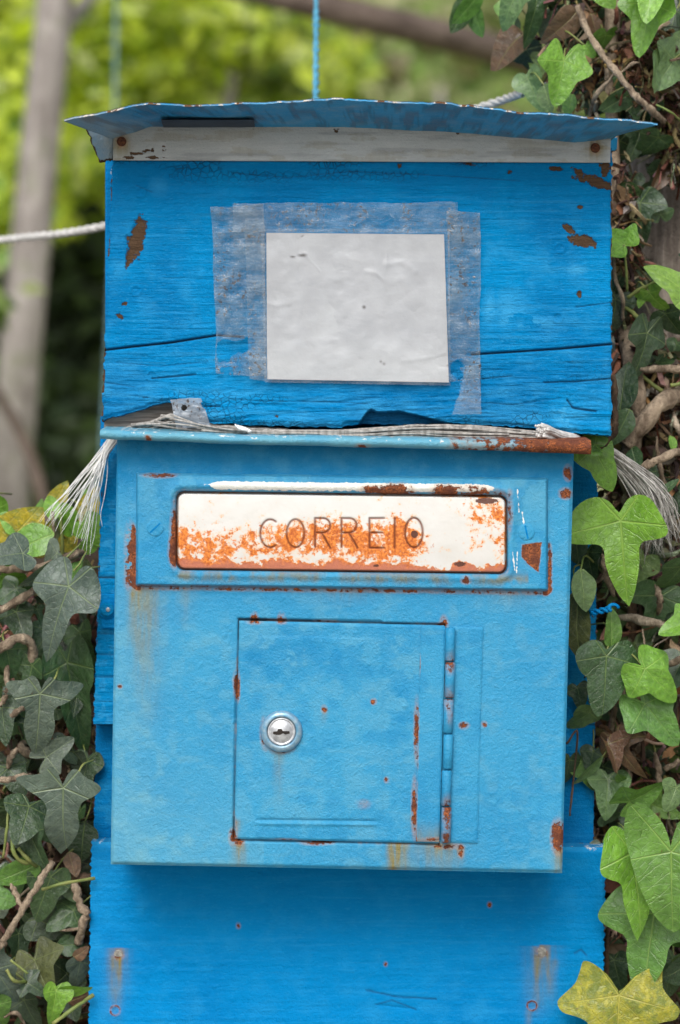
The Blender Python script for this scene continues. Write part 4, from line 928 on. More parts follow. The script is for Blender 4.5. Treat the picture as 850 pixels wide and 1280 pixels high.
# ------------------------------------------------------------------ ivy
SHAPES = {
 'T': [(0, -.08), (.10, -.25), (.25, -.31), (.42, -.22), (.55, -.03), (.61, .13), (.57, .21), (.44, .25), (.28, .28), (.22, .36), (.215, .5), (.17, .68), (.09, .87), (0, 1)],
 'H': [(0, -.1), (.12, -.22), (.32, -.27), (.5, -.12), (.58, .05), (.5, .25), (.36, .38), (.32, .55), (.22, .78), (.1, .93), (0, 1)],
 'A': [(0, -.06), (.05, -.2), (.13, -.28), (.28, -.2), (.5, -.17), (.57, -.1), (.42, .06), (.25, .18), (.21, .32), (.235, .5), (.19, .7), (.09, .88), (0, 1)],
 'W': [(0, -.08), (.13, -.28), (.34, -.42), (.52, -.32), (.68, -.10), (.86, .12), (.80, .24), (.60, .34), (.45, .42), (.40, .56), (.31, .74), (.16, .92), (0, 1)],
 'F': [(0, -.04), (.07, -.13), (.2, -.30), (.40, -.44), (.54, -.46), (.56, -.30), (.60, -.12), (.74, .02), (.86, .15), (.80, .28), (.62, .33), (.46, .42), (.40, .58), (.32, .76), (.17, .93), (0, 1)],
 'B': [(0, -.05), (.1, -.35), (.3, -.6), (.46, -.58), (.5, -.3), (.46, 0), (.42, .25), (.33, .5), (.2, .78), (.09, .93), (0, 1)],
 'O': [(0, -.02), (.10, .02), (.2, .14), (.26, .32), (.25, .5), (.19, .72), (.09, .9), (0, 1)],
}
def leaf_geo(shape, seed, sub=3, rings=4, fold=.30, droop=.30, curl=.28):
    r = random.Random(seed); half = [np.array(p) for p in spline(SHAPES[shape], sub)]
    lw, rw = r.uniform(.88, 1.1), r.uniform(.88, 1.1); bend = r.uniform(-.08, .08)
    out = [(p[0] * rw, p[1]) for p in half] + [(-p[0] * lw, p[1]) for p in half[-2:0:-1]]
    p1, p2 = r.uniform(0, 6), r.uniform(0, 6)
    out = [(x + bend * y * y + .018 * math.sin(4 * math.atan2(y, x) + p1), y + .018 * math.sin(5 * math.atan2(y, x) + p2)) for x, y in out]
    c = (0, .06); V = [c]; n = len(out); F = []
    for k in range(1, rings + 1):
        t = k / rings; V += [(c[0] + (x - c[0]) * t, c[1] + (y - c[1]) * t) for x, y in out]
    for i in range(n): F.append([0, 1 + (i + 1) % n, 1 + i])
    for k in range(rings - 1):
        for i in range(n):
            j = (i + 1) % n; F.append([1 + k * n + i, 1 + k * n + j, 1 + (k + 1) * n + j, 1 + (k + 1) * n + i])
    ph, ph2 = r.uniform(0, 6), r.uniform(0, 6); fo = fold * r.uniform(.5, 1.3); dr = droop * r.uniform(.3, 1.4); cu = curl * r.uniform(.2, 1.3) * r.choice([1, 1, -.6]); W3 = []
    for x, y in V:
        th = math.atan2(x, y); rr = math.hypot(x, y)
        z = fo * (abs(x) ** 1.3) - dr * y * abs(y) - cu * x * x * 1.6 + .05 * rr * math.sin(3 * th + ph) + .018 * math.sin(9 * x + ph2) * math.sin(8 * y + ph)
        W3.append((x, y, z))
    return W3, F
LEAFM = {}
def leafmesh(shape, k, mat):
    key = (shape, k, mat)
    if key not in LEAFM:
        V, F = leaf_geo(shape, ord(shape) * 31 + k * 7, *((3, 4, .75, .7, 1.1) if k >= 10 else ())); me = bpy.data.meshes.new('leaf'); me.from_pydata(V, [], F); me.update()
        me.polygons.foreach_set('use_smooth', [True] * len(me.polygons)); me.materials.append(M[mat]); LEAFM[key] = me
    return LEAFM[key]
CLR = dict(B=(.145, .33, .028), C=(.19, .38, .05), M=(.10, .235, .038), L=(.115, .21, .075), D=(.026, .062, .024), G=(.092, .130, .100), K=(.016, .036, .015), Y=(.46, .37, .024), V=(.085, .10, .028), E=(.04, .095, .03))
def frame(base, tip, tilt, roll, wsc):
    d = tip - base; L = d.length; yl = d.normalized(); n = Vector((0, -1, 0)); n = (n - yl * n.dot(yl)).normalized(); xl = yl.cross(n)
    R = Matrix((xl, yl, n)).transposed()
    R = Matrix.Rotation(roll, 3, yl) @ Matrix.Rotation(tilt, 3, xl) @ R
    L = L / max(.45, math.cos(tilt))
    return base, R, L, wsc
def put_leaf(par, fr, shape, color, mat='leaf', k=None, label=None, jit=.12):
    base, R, L, wsc = fr; k = random.randrange(4) if k is None else k
    o = bpy.data.objects.new('leaf', leafmesh(shape, k, mat)); COL.objects.link(o); o.parent = par
    Mx = R.to_4x4() @ Matrix.Diagonal((L * wsc, L, L, 1)); Mx.translation = base - wloc(par); o.matrix_local = Mx
    f = 1 + random.uniform(-jit, jit); g = 1 + random.uniform(-jit, jit) * .5
    o.color = (color[0] * f * g, color[1] * f, color[2] * f / g, 1)
    if label: o['label'] = label
    return o
ivy_l = thing('ivy_plant', 'dark ivy on the earth bank under the frayed white rope end', 'ivy', P(40, 1700, .18))
ivy_t = thing('ivy_plant', 'ivy climbing the grey dead trunk beside the blue wooden hood', 'ivy', P(800, 640, .16))
ivy_r = thing('ivy_plant', 'ivy with big fresh green and yellow leaves beside the mailbox hinge', 'ivy', P(830, 1700, .18))
# base x, y, tip x, y, shape, colour, width, depth, tilt, roll
LT = [
 (705, 76, 695, 132, 'W', 'B', .80, .085, .1, .15), (815, 4, 799, 70, 'W', 'B', .62, .085, .2, .2), (815, -22, 806, 28, 'W', 'C', .75, .075, .5, -.1), (600, -8, 562, 28, 'O', 'M', 1.2, .16, .2, .6), (585, 0, 560, 42, 'O', 'E', 1.2, .17, .3, -.5), (592, 8, 600, 46, 'O', 'M', 1.3, .17, 0, .5),
 (652, -22, 621, 30, 'H', 'L', .8, .11, .1, .2), (672, -8, 662, 58, 'A', 'E', .9, .13, .1, .3), (690, 10, 684, 60, 'O', 'D', 1.3, .15, .1, -.4), (748, -18, 765, 11, 'H', 'B', 1.1, .10, .2, 0), (757, 44, 764, 74, 'H', 'M', .95, .12, .2, .3), (733, 58, 743, 72, 'H', 'B', 1.2, .11, 0, 0),
 (735, 38, 708, 72, 'T', 'D', 1.1, .15, .2, .2), (680, 106, 692, 142, 'O', 'L', 1.5, .12, .1, .2), (716, 118, 708, 144, 'O', 'M', 1.3, .11, .1, .2), (786, 118, 748, 140, 'T', 'E', 1.2, .12, .2, .1), (808, 120, 800, 156, 'W', 'E', .7, .12, .2, .1), (842, 74, 812, 106, 'W', 'L', .8, .10, .3, .2),
 (821, 62, 816, 118, 'O', 'L', .9, .09, .1, .8), (868, 60, 832, 92, 'T', 'L', 1, .11, .2, .1), (800, 165, 788, 206, 'T', 'D', 1.1, .13, .1, .1), (775, 176, 815, 196, 'H', 'D', .9, .14, .1, .1), (823, 172, 812, 200, 'H', 'E', 1.1, .12, .2, .3), (773, 231, 799, 251, 'O', 'E', 1.5, .12, .1, .2), (800, 253, 803, 308, 'T', 'D', 1.05, .125, .1, .1),
 (826, 268, 822, 240, 'T', 'E', 1.1, .13, .2, .1), (780, 306, 757, 284, 'W', 'B', .85, .09, .1, -.1), (862, 368, 808, 333, 'H', 'C', .72, .07, .2, .3), (812, 366, 828, 398, 'A', 'C', 1.1, .09, .1, .4), (808, 366, 802, 386, 'O', 'C', 1.2, .1, .3, .4), (770, 374, 764, 416, 'H', 'D', .95, .11, .1, .1), (832, 392, 848, 424, 'H', 'D', 1.0, .10, .1, .3),
 (809, 416, 796, 484, 'T', 'D', .72, .085, .1, .35), (815, 410, 824, 398, 'H', 'D', 1.1, .09, 0, 0), (822, 452, 838, 424, 'T', 'E', .9, .11, .2, .1), (775, 514, 783, 452, 'O', 'D', 1.1, .08, .1, .1), (787, 512, 765, 558, 'O', 'E', 1.1, .075, .2, .1), (769, 465, 762, 500, 'O', 'D', 1.2, .12, .1, .1), (834, 470, 846, 500, 'H', 'D', 1, .14, .1, .1), (818, 478, 806, 502, 'H', 'K', 1, .15, .1, 0),
 (744, 556, 702, 532, 'H', 'M', .62, .03, .2, .2), (742, 560, 770, 612, 'H', 'B', .80, .045, .1, .1), (716, 566, 722, 577, 'H', 'C', 1, .02, .1, .1), (838, 545, 842, 568, 'O', 'C', 1.2, .09, .1, .3),
 (700, -6, 716, 26, 'T', 'D', 1, .15, .1, .2), (722, 60, 700, 88, 'H', 'K', 1.1, .16, .1, .2), (770, 60, 782, 92, 'H', 'D', 1, .15, .1, .2), (640, 20, 646, 58, 'O', 'D', 1.3, .17, .1, .3), (658, 62, 672, 96, 'H', 'K', 1, .17, .2, .2), (845, 15, 838, 50, 'H', 'D', 1, .13, .2, .2), (835, 205, 846, 240, 'H', 'D', 1, .14, .1, .2), (745, 112, 728, 140, 'H', 'D', 1.1, .15, .1, .2), (660, 98, 678, 136, 'H', 'L', .9, .14, .1, .3), (777, 345, 768, 372, 'O', 'D', 1.4, .12, 0, .2), (846, 430, 836, 452, 'H', 'E', 1, .12, .2, .2), (623, 2, 640, 36, 'O', 'M', 1.2, .16, .1, -.3),
]
LR = [
 (776, 651, 784, 755, 'T', 'B', 1.02, .045, .1, .05), (758, 820, 753, 895, 'H', 'E', 1.02, .055, .1, .1), (763, 810, 764, 761, 'O', 'M', 1.15, .06, .1, .3), (726, 712, 731, 765, 'O', 'L', 1.3, .05, .1, .2), (722, 738, 714, 832, 'O', 'V', .8, .06, .1, .5), (806, 836, 851, 876, 'W', 'B', .72, .05, .1, .1), (806, 880, 848, 931, 'W', 'M', .70, .065, .1, .1),
 (826, 745, 812, 803, 'T', 'E', 1.25, .10, .1, .1), (862, 778, 828, 794, 'W', 'B', .8, .05, .1, .1), (852, 826, 838, 862, 'H', 'D', 1.1, .09, .1, .2), (852, 708, 846, 748, 'H', 'E', 1, .08, .1, .2), (737, 890, 721, 922, 'H', 'L', .9, .075, .1, .3), (753, 946, 721, 988, 'O', 'L', .7, .07, .1, .6), (760, 974, 757, 1016, 'H', 'L', 1.05, .09, .1, .1),
 (787, 1002, 820, 974, 'W', 'M', .75, .06, .1, .1), (839, 1065, 840, 1164, 'B', 'M', 1.05, .02, .1, .1), (790, 1066, 804, 1177, 'T', 'B', .74, .035, .1, .15), (818, 1142, 803, 1250, 'T', 'M', 1.15, .05, .1, .2), (838, 1160, 862, 1190, 'O', 'M', 1.3, .06, .1, .1),
 (742, 940, 735, 968, 'H', 'D', 1, .09, .1, .1), (720, 670, 724, 700, 'H', 'D', 1.1, .085, .1, .1), (735, 690, 742, 724, 'H', 'D', 1.1, .085, .1, .2), (812, 690, 830, 716, 'H', 'D', 1, .12, .1, .1), (770, 870, 782, 900, 'H', 'D', 1, .12, .1, .1), (722, 860, 728, 886, 'H', 'D', 1.1, .085, .1, .1), (820, 945, 826, 975, 'H', 'K', 1, .12, .1, .1), (845, 985, 830, 1010, 'H', 'L', 1.1, .05, .1, .1),
 (790, 1020, 775, 1050, 'H', 'D', 1, .1, .1, .1), (768, 1200, 776, 1240, 'H', 'D', 1, .1, .1, .1), (842, 1200, 832, 1240, 'H', 'E', 1, .09, .1, .1), (712, 950, 714, 985, 'H', 'D', .9, .085, .1, .3), (772, 968, 780, 985, 'O', 'M', 1.2, .08, .1, .3), (838, 600, 848, 640, 'H', 'D', 1, .11, .1, .2), (806, 592, 820, 622, 'H', 'D', 1, .1, .1, .2), (790, 560, 806, 590, 'O', 'E', 1.2, .08, .1, .2), (826, 618, 850, 604, 'O', 'E', .9, .08, .1, .3),
]
LL = [
 (30, 668, 2, 640, 'O', 'C', 1.5, .10, .1, .3), (92, 668, 70, 636, 'O', 'B', 1.4, .105, .1, .3), (20, 676, 40, 648, 'H', 'C', 1.0, .115, .2, .3), (118, 640, 104, 612, 'O', 'B', 1.4, .11, .1, .3), (48, 662, 30, 628, 'O', 'B', 1.4, .12, .1, .3), (-4, 700, 20, 682, 'O', 'B', 1.6, .075, .2, .3), (100, 690, 122, 668, 'O', 'C', 1.4, .09, .1, .3), (86, 720, 96, 696, 'H', 'M', 1.0, .08, .1, .3),
 (86, 733, 50, 826, 'T', 'G', .80, .05, .1, .1), (82, 698, 28, 737, 'O', 'G', 1.0, .06, .1, .7), (28, 692, -8, 706, 'H', 'G', 1.0, .055, .3, .2), (71, 692, 44, 702, 'H', 'G', 1.2, .075, .5, .2), (66, 668, 11, 691, 'O', 'B', 1.5, .09, .15, .2), (106, 655, 130, 682, 'H', 'B', 1.1, .085, .1, .1), (-14, 640, 14, 676, 'H', 'B', 1.0, .11, .1, .1), (6, 660, 24, 652, 'O', 'B', 2, .13, .1, .1), (66, 650, 66, 616, 'O', 'B', 1.2, .10, .1, .2),
 (8, 812, 22, 848, 'W', 'E', .8, .07, .1, .1), (40, 832, 27, 874, 'T', 'E', 1.05, .075, .1, .1), (84, 828, 102, 942, 'H', 'E', .50, .09, .1, -.1), (50, 867, 47, 950, 'A', 'G', 1.05, .05, .1, .1), (58, 946, 92, 924, 'W', 'G', .8, .065, .1, .1), (79, 985, 72, 1078, 'A', 'G', 1.02, .045, .1, .05), (36, 1008, 22, 1048, 'H', 'D', 1.15, .06, .2, .1), (38, 1040, 62, 1080, 'H', 'D', 1.0, .06, .1, .2), (2, 884, 12, 930, 'H', 'D', .8, .07, .1, .1),
 (106, 1028, 100, 1078, 'O', 'D', 1.7, .095, .1, .1), (48, 1080, -8, 1102, 'O', 'M', 1.2, .07, .1, .2), (-12, 1118, 20, 1128, 'H', 'M', 1.1, .07, .1, .1), (63, 1096, 44, 1152, 'H', 'E', .85, .075, .1, .1), (92, 1138, 66, 1162, 'W', 'E', .75, .085, .1, .1), (44, 1200, 66, 1234, 'W', 'V', .95, .08, .2, .1), (34, 1228, 57, 1244, 'T', 'D', 1.2, .07, .1, .1), (-6, 1212, 24, 1256, 'H', 'G', .8, .06, .1, .1), (70, 1240, 110, 1219, 'O', 'B', 1.0, .065, .1, .5), (70, 1238, 64, 1278, 'H', 'B', .85, .06, .1, .3),
 (100, 1203, 100, 1240, 'H', 'G', .9, .085, .1, .1), (72, 1182, 104, 1180, 'O', 'E', 1.6, .085, .1, .1), (-6, 1256, 8, 1292, 'H', 'M', .9, .06, .1, .1), (108, 735, 118, 700, 'H', 'V', 1.0, .075, .1, .7), (20, 765, 30, 800, 'H', 'D', 1.0, .085, .1, .1), (60, 790, 42, 815, 'H', 'D', 1.1, .09, .1, .1), (100, 790, 115, 830, 'H', 'E', 1.0, .095, .1, .1), (10, 960, 30, 990, 'H', 'D', 1.1, .08, .1, .1), (92, 940, 78, 965, 'H', 'K', 1, .09, .1, .1), (25, 870, 10, 900, 'H', 'D', 1, .09, .1, .1), (110, 950, 104, 990, 'H', 'D', 1, .095, .1, .1), (15, 1010, -4, 1050, 'H', 'D', 1, .085, .1, .1), (20, 735, -4, 756, 'H', 'E', 1.2, .085, .2, .1), (5, 720, 30, 742, 'H', 'M', 1, .1, .3, .1), (85, 1230, 96, 1268, 'H', 'D', 1, .1, .1, .1), (30, 1250, 46, 1285, 'H', 'D', 1, .1, .1, .1), (116, 1082, 96, 1120, 'H', 'K', 1, .1, .1, .1),
]
random.seed(11)
STALK = {ivy_l: MB(), ivy_t: MB(), ivy_r: MB()}
for par, LST in ((ivy_t, LT), (ivy_r, LR), (ivy_l, LL)):
    for bx, by, tx, ty, sh, cl, w, d, ti, ro in LST:
        b, t = P(bx, by, d), P(tx, ty, d); sm = (b - t).length < .026; put_leaf(par, frame(b, t, (ti + (random.uniform(0, .5) if sm else 0)) * random.choice([1, 1, -1]), (ro + (random.uniform(0, .45) if sm else .12)) * random.choice([1, -1]), w), sh, CLR[cl])
        dirv = (b - t).normalized(); q = b + dirv * random.uniform(.008, .02) + Vector((random.uniform(-.006, .006), .015, 0)); e = q + Vector((random.uniform(-.02, .02), .04, random.uniform(-.015, .015)))
        if random.random() < .6: STALK[par].tube(spline([b + Vector((0, .0002, 0)), q, e], 4), .0006, 5)
for (par, bx, by, tx, ty, sh, w, d, lab) in ((ivy_r, 774, 1244, 770, 1330, 'F', 1.0, .05, 'large mottled yellow leaf hanging over the lower blue board'), (ivy_l, -6, 694, 52, 632, 'O', 1.5, .10, 'yellow brown spotted leaf'), (ivy_l, 62, 640, 84, 600, 'O', 1.1, .11, 'yellow brown spotted leaf'), (ivy_l, 102, 656, 128, 604, 'O', 1.2, .105, 'yellow brown spotted leaf'), (ivy_l, 40, 680, 66, 655, 'H', 1, .12, None), (ivy_l, 80, 690, 92, 655, 'O', 1.3, .12, None)):
    put_leaf(par, frame(P(bx, by, d), P(tx, ty, d), .1, .1, w), sh, (.36, .34, .026) if sh == 'F' else CLR['Y'], 'leafy', 1, lab)
# withered leaves
DEADL = [(ivy_t, 722, 12, 690, 48, 'O', 1.4, .12), (ivy_t, 738, 18, 746, 54, 'O', 1.1, .125), (ivy_t, 655, 42, 622, 70, 'O', 2.2, .15), (ivy_r, 770, 925, 792, 968, 'T', 1.0, .075), (ivy_r, 760, 930, 770, 962, 'H', 1., .07), (ivy_t, 830, 205, 812, 236, 'H', .9, .14), (ivy_t, 768, 250, 782, 272, 'H', 1., .12), (ivy_t, 815, 540, 828, 562, 'O', 1.6, .12), (ivy_l, 86, 1066, 92, 1094, 'O', 1.4, .08), (ivy_l, 92, 1196, 108, 1188, 'O', 1.8, .075), (ivy_l, 85, 1252, 112, 1240, 'O', 2, .09), (ivy_r, 812, 1020, 800, 1040, 'H', 1, .08)]
for par, bx, by, tx, ty, sh, w, d in DEADL:
    o = put_leaf(par, frame(P(bx, by, d), P(tx, ty, d), .35, random.choice([-.5, .5]), w), sh, random.choice([(.12, .055, .028), (.16, .085, .045), (.20, .12, .075)]), 'leaf', 10 + random.randrange(4)); o.name = 'withered_leaf'; o['label'] = 'withered brown leaf'
# filler leaves deeper in, single objects while they are few
def fill(par, n, xr, yr, dr, lr, cols, dens=None):
    k = 0
    while k < n:
        x, y = random.uniform(*xr), random.uniform(*yr)
        if dens and random.random() > dens(x, y): continue
        d = random.uniform(*dr); L = random.uniform(*lr) * sc(0) ; a = random.gauss(0, .8); b = P(x, y, d)
        t = b + Vector((math.sin(a), 0, -math.cos(a))) * L
        put_leaf(par, frame(b, t, random.gauss(.1, .4), random.gauss(0, .45), random.uniform(.8, 1.15)), random.choice('HTHAW'), CLR[random.choice(cols)], jit=.25); k += 1
fill(ivy_l, 80, (-20, 116), (720, 1290), (.085, .165), (20, 50), 'DDEDEGL')
fill(ivy_l, 50, (-160, 112), (720, 1560), (.10, .165), (32, 62), 'DDKDEGK')
fill(ivy_r, 60, (722, 860), (640, 1300), (.09, .16), (22, 52), 'DEDELM')
fill(ivy_r, 40, (862, 1010), (560, 1560), (.06, .16), (32, 62), 'DEMDB')
fill(ivy_r, 20, (722, 850), (1290, 1560), (.06, .12), (40, 70), 'DEMDB')
fill(ivy_t, 26, (872, 1010), (-150, 640), (.06, .13), (35, 70), 'DMEBD')
fill(ivy_t, 40, (655, 850), (-130, 150), (.135, .20), (30, 55), 'DKDEDL', lambda x, y: 1.0 if x > 690 else .5)
fill(ivy_t, 34, (768, 850), (160, 640), (.14, .18), (25, 48), 'DKDE', lambda x, y: 1. if x < 792 or y > 470 else .08)
for par, mb in STALK.items(): tagp(mb.build('leaf_stalks', M['stalk'], par), kind='stuff')
# stems: pixels, depth, radius in pixels
STEMS = [(ivy_t, [(768, 700, .15), (764, 330, .135), (765, 200, .13), (764, 60, .13), (768, -160, .13)], 10, 'stem'), (ivy_t, [(722, 8, .11), (736, 42, .105), (752, 68, .1), (770, 90, .095), (795, 121, .09), (812, 136, .095), (830, 152, .11)], 5, 'stem'), (ivy_t, [(770, 90, .095), (745, 120, .11), (735, 150, .13)], 3.5, 'stem'), (ivy_t, [(775, 92, .095), (790, 80, .09), (799, 78, .088)], 2.5, 'stem'),
 (ivy_t, [(800, 462, .09), (830, 462, .085), (880, 459, .09)], 6, 'stem'), (ivy_t, [(780, 556, .09), (800, 535, .085), (822, 508, .085), (846, 494, .1), (880, 490, .14)], 13, 'stem'), (ivy_t, [(778, 400, .13), (786, 440, .11), (795, 480, .1), (795, 530, .095), (785, 580, .1)], 13, 'stem'), (ivy_t, [(768, 300, .12), (768, 345, .105), (778, 372, .10), (778, 400, .11)], 3, 'stem'), (ivy_t, [(785, 372, .1), (800, 362, .095), (822, 352, .085)], 3, 'stalk'), (ivy_t, [(780, 306, .09), (783, 340, .095), (784, 364, .1)], 1.9, 'stalk'), (ivy_t, [(780, 385, .11), (800, 398, .1), (820, 412, .1)], 3.2, 'stalk'),
 (ivy_t, [(766, 470, .03), (768, 510, .03), (768, 540, .03), (752, 556, .035), (742, 562, .04)], 5, 'stemd'), (ivy_r, [(803, 584, .07), (822, 575, .07), (850, 564, .08), (880, 556, .1)], 6, 'stem'), (ivy_t, [(830, 420, .1), (815, 432, .12), (850, 425, .13)], 9, 'stem'), (ivy_t, [(838, 482, .09), (860, 478, .09)], 3, 'stalk'), (ivy_t, [(850, 150, .1), (838, 140, .09), (820, 131, .09)], 1.6, 'stalk'), (ivy_t, [(803, 470, .1), (830, 490, .1), (860, 492, .1)], 3, 'stalk'),
 (ivy_r, [(752, 690, .09), (758, 720, .09), (768, 745, .1)], 5, 'stem'), (ivy_r, [(778, 700, .12), (790, 750, .11), (788, 830, .12)], 7, 'stemd'), (ivy_r, [(812, 660, .12), (806, 700, .11), (822, 720, .12), (850, 730, .13)], 8, 'stem'), (ivy_r, [(768, 860, .1), (766, 900, .1), (760, 940, .11)], 4, 'stem'), (ivy_r, [(836, 830, .08), (860, 820, .08)], 5, 'stem'), (ivy_r, [(818, 940, .1), (824, 970, .1), (818, 1000, .12)], 5, 'stem'), (ivy_r, [(850, 950, .1), (832, 962, .1)], 4, 'stem'), (ivy_r, [(760, 1150, .1), (758, 1200, .1), (762, 1260, .11)], 3.5, 'stemd'), (ivy_r, [(830, 1180, .1), (840, 1220, .1), (842, 1280, .11)], 5, 'stemd'), (ivy_r, [(790, 600, .13), (800, 640, .13), (830, 660, .14)], 8, 'stemd'), (ivy_r, [(720, 742, .085), (733, 760, .085), (742, 772, .09)], 1.5, 'stemd'), (ivy_r, [(708, 930, .06), (722, 915, .06), (716, 980, .07), (712, 1020, .07)], 1.5, 'stemd'),
 (ivy_l, [(-40, 714, .08), (10, 711, .075), (50, 708, .075), (100, 690, .09), (125, 676, .11)], 6, 'stem'), (ivy_l, [(-30, 778, .07), (10, 757, .07), (38, 741, .07), (60, 728, .09)], 6, 'stem'), (ivy_l, [(-30, 830, .07), (4, 808, .065), (22, 798, .065), (38, 804, .07), (42, 830, .08)], 7, 'stem'), (ivy_l, [(0, 884, .065), (8, 865, .065), (9, 840, .07), (4, 815, .09)], 4, 'stem'), (ivy_l, [(-10, 975, .06), (14, 974, .06), (38, 968, .07)], 5, 'stem'), (ivy_l, [(9, 897, .07), (22, 889, .065), (36, 883, .07)], 4.5, 'stem'), (ivy_l, [(-14, 1196, .05), (4, 1176, .05), (18, 1155, .05), (34, 1128, .05), (50, 1102, .05), (64, 1078, .055)], 5, 'stem'), (ivy_l, [(13, 1104, .055), (20, 1118, .053), (28, 1136, .05)], 4.5, 'stem'), (ivy_l, [(52, 1112, .06), (80, 1104, .06), (118, 1098, .07)], 2.5, 'stalk'), (ivy_l, [(68, 1100, .085), (95, 1097, .085), (125, 1094, .09)], 6, 'stemd'), (ivy_l, [(92, 1104, .08), (100, 1130, .075), (108, 1142, .07), (102, 1160, .075), (98, 1178, .085)], 6, 'stem'), (ivy_l, [(74, 1163, .08), (90, 1162, .078), (104, 1160, .075)], 2.5, 'stem'), (ivy_l, [(10, 960, .08), (14, 946, .075), (22, 936, .07)], 5, 'stem'),
 (ivy_l, [(16, 1040, .06), (17, 1065, .055), (30, 1078, .06), (48, 1076, .07)], 3, 'stalk'), (ivy_l, [(22, 1060, .06), (35, 1074, .06), (45, 1082, .07)], 3, 'stalk'), (ivy_l, [(12, 1000, .06), (8, 1040, .055), (4, 1072, .06)], 2, 'stalk'), (ivy_l, [(13, 1200, .05), (35, 1217, .05)], 1.8, 'stalk'), (ivy_l, [(8, 1212, .06), (18, 1226, .06), (32, 1227, .07)], 2.6, 'stalk'), (ivy_l, [(66, 1280, .06), (90, 1262, .06), (116, 1244, .07)], 3, 'stalk'), (ivy_l, [(92, 985, .05), (102, 958, .06), (118, 950, .08)], 1.6, 'stalk'), (ivy_l, [(92, 714, .05), (100, 704, .05), (108, 690, .07)], 1.5, 'stalk'), (ivy_l, [(62, 860, .05), (70, 845, .06), (74, 835, .08)], 1.6, 'stalk'), (ivy_l, [(5, 1272, .06), (20, 1266, .06), (32, 1282, .07)], 3, 'stem'), (ivy_l, [(76, 640, .09), (78, 690, .1), (74, 740, .12)], 2.5, 'stalk'), (ivy_l, [(66, 640, .09), (68, 690, .1)], 2.5, 'stem'), (ivy_l, [(100, 700, .1), (60, 760, .11), (70, 830, .12), (66, 900, .12), (84, 980, .12), (82, 1080, .12), (90, 1200, .12), (80, 1700, .14)], 7, 'stemd')]
_r = random.Random(21)
for k in range(46):
    if k < 30: par, x, y = ivy_r, _r.uniform(745, 860), _r.uniform(640, 1260)
    elif k < 36: par, x, y = ivy_t, _r.uniform(768, 850), _r.uniform(430, 600)
    else: par, x, y = ivy_l, _r.uniform(0, 105), _r.uniform(740, 1270)
    d = _r.uniform(.085, .14); a = _r.gauss(1.5, .55); L = _r.uniform(30, 90); w = _r.uniform(-14, 14)
    STEMS.append((par, [(x, y, d), (x + L * .5 * math.cos(a) + w, y + L * .5 * math.sin(a), d - .006), (x + L * math.cos(a), y + L * math.sin(a), d + .01)], _r.choice([2, 2.5, 3.5, 5, 7]), _r.choice(['stem', 'stem', 'stemd', 'stemp'])))
for par, pts, r, mt in STEMS:
    pp = spline([P(x, y, d) for x, y, d in pts], 6); m = MB(); n = len(pp)
    m.tube([Vector(q) + Vector([random.gauss(0, .00035 if r > 3 else .0001) for _ in range(3)]) for q in pp], [r * .86 * sc(pts[0][2]) * (1 + .12 * math.sin(i_ * .9 + r)) * ((.35 + .65 * math.sin(math.pi * (i_ + .5) / n)) if len(pts) == 3 and mt != 'stalk' else 1) for i_ in range(n)], 10, rough=.14 if r > 3 else 0)
    m.build('stem', M[mt], par)
# main stem of the right-hand ivy down to the soil
m = MB(); m.tube(spline([P(800, 560, .13), P(790, 800, .15), P(810, 1100, .16), P(800, 1500, .2), P(805, 2600, .28)], 10), .008, 9, rough=.2); m.build('stem', M['stemd'], ivy_r)

# twigs, rootlets and leaf litter in the gaps: nobody could count them
def tangle(name, label, regs, n, seed):
    r = random.Random(seed); m = MB()
    for k in range(n):
        x0, x1, y0, y1, d0, d1 = r.choice(regs); x, y, d = r.uniform(x0, x1), r.uniform(y0, y1), r.uniform(d0, d1); a = r.gauss(1.4, .8); L = r.uniform(10, 55)
        t = r.random(); c = [(.26, .17, .10), (.17, .10, .06), (.40, .30, .20), (.10, .06, .036), (.06, .04, .026)][r.randrange(5)]; c = tuple(v * r.uniform(.7, 1.4) for v in c)
        if t < .62:
            p = [P(x + L * math.cos(a) * u + r.gauss(0, 3), y + L * math.sin(a) * u + r.gauss(0, 3), d + r.gauss(0, .006)) for u in (0, .35, .7, 1)]
            m.tube(spline(p, 3), r.choice([.0004, .0006, .0009, .0016]) , 4, c)
        else:
            b = P(x, y, d); ax = Vector((r.gauss(0, 1), r.gauss(0, .6), r.gauss(0, 1))).normalized(); bx = ax.cross(Vector((r.gauss(0, 1), r.gauss(0, 1), r.gauss(0, 1)))).normalized(); s_ = r.uniform(.003, .011)
            nrm = ax.cross(bx)
            m.add([tuple(b + ax * u * s_ + bx * v * s_ * .6 + nrm * s_ * w) for u, v, w in ((-1, 0, .2), (-.3, .8, 0), (.6, .6, .25), (1.1, 0, 0), (.5, -.7, .3), (-.4, -.7, .1), (.1, 0, -.1))], [[6, 0, 1], [6, 1, 2], [6, 2, 3], [6, 3, 4], [6, 4, 5], [6, 5, 0]], c)
    tagp(m.build(name, M['litter'], smooth=False, col=True), label, 'litter', kind='stuff')
tangle('leaf_litter', 'brown twigs and dead leaf scraps on the bank', [(-160, 125, 700, 1560, .11, .23), (-160, 125, 740, 1300, .11, .2), (700, 1000, 540, 1560, .10, .22), (720, 900, 560, 1280, .10, .2)], 5200, 5)
tangle('root_hairs', 'brown rootlets and bark scraps round the ivy stems on the trunk', [(690, 800, -40, 130, .12, .18), (764, 792, 190, 560, .11, .17), (766, 860, 430, 620, .10, .16), (780, 830, 40, 120, .11, .16), (830, 860, 120, 200, .13, .17)], 2000, 6)
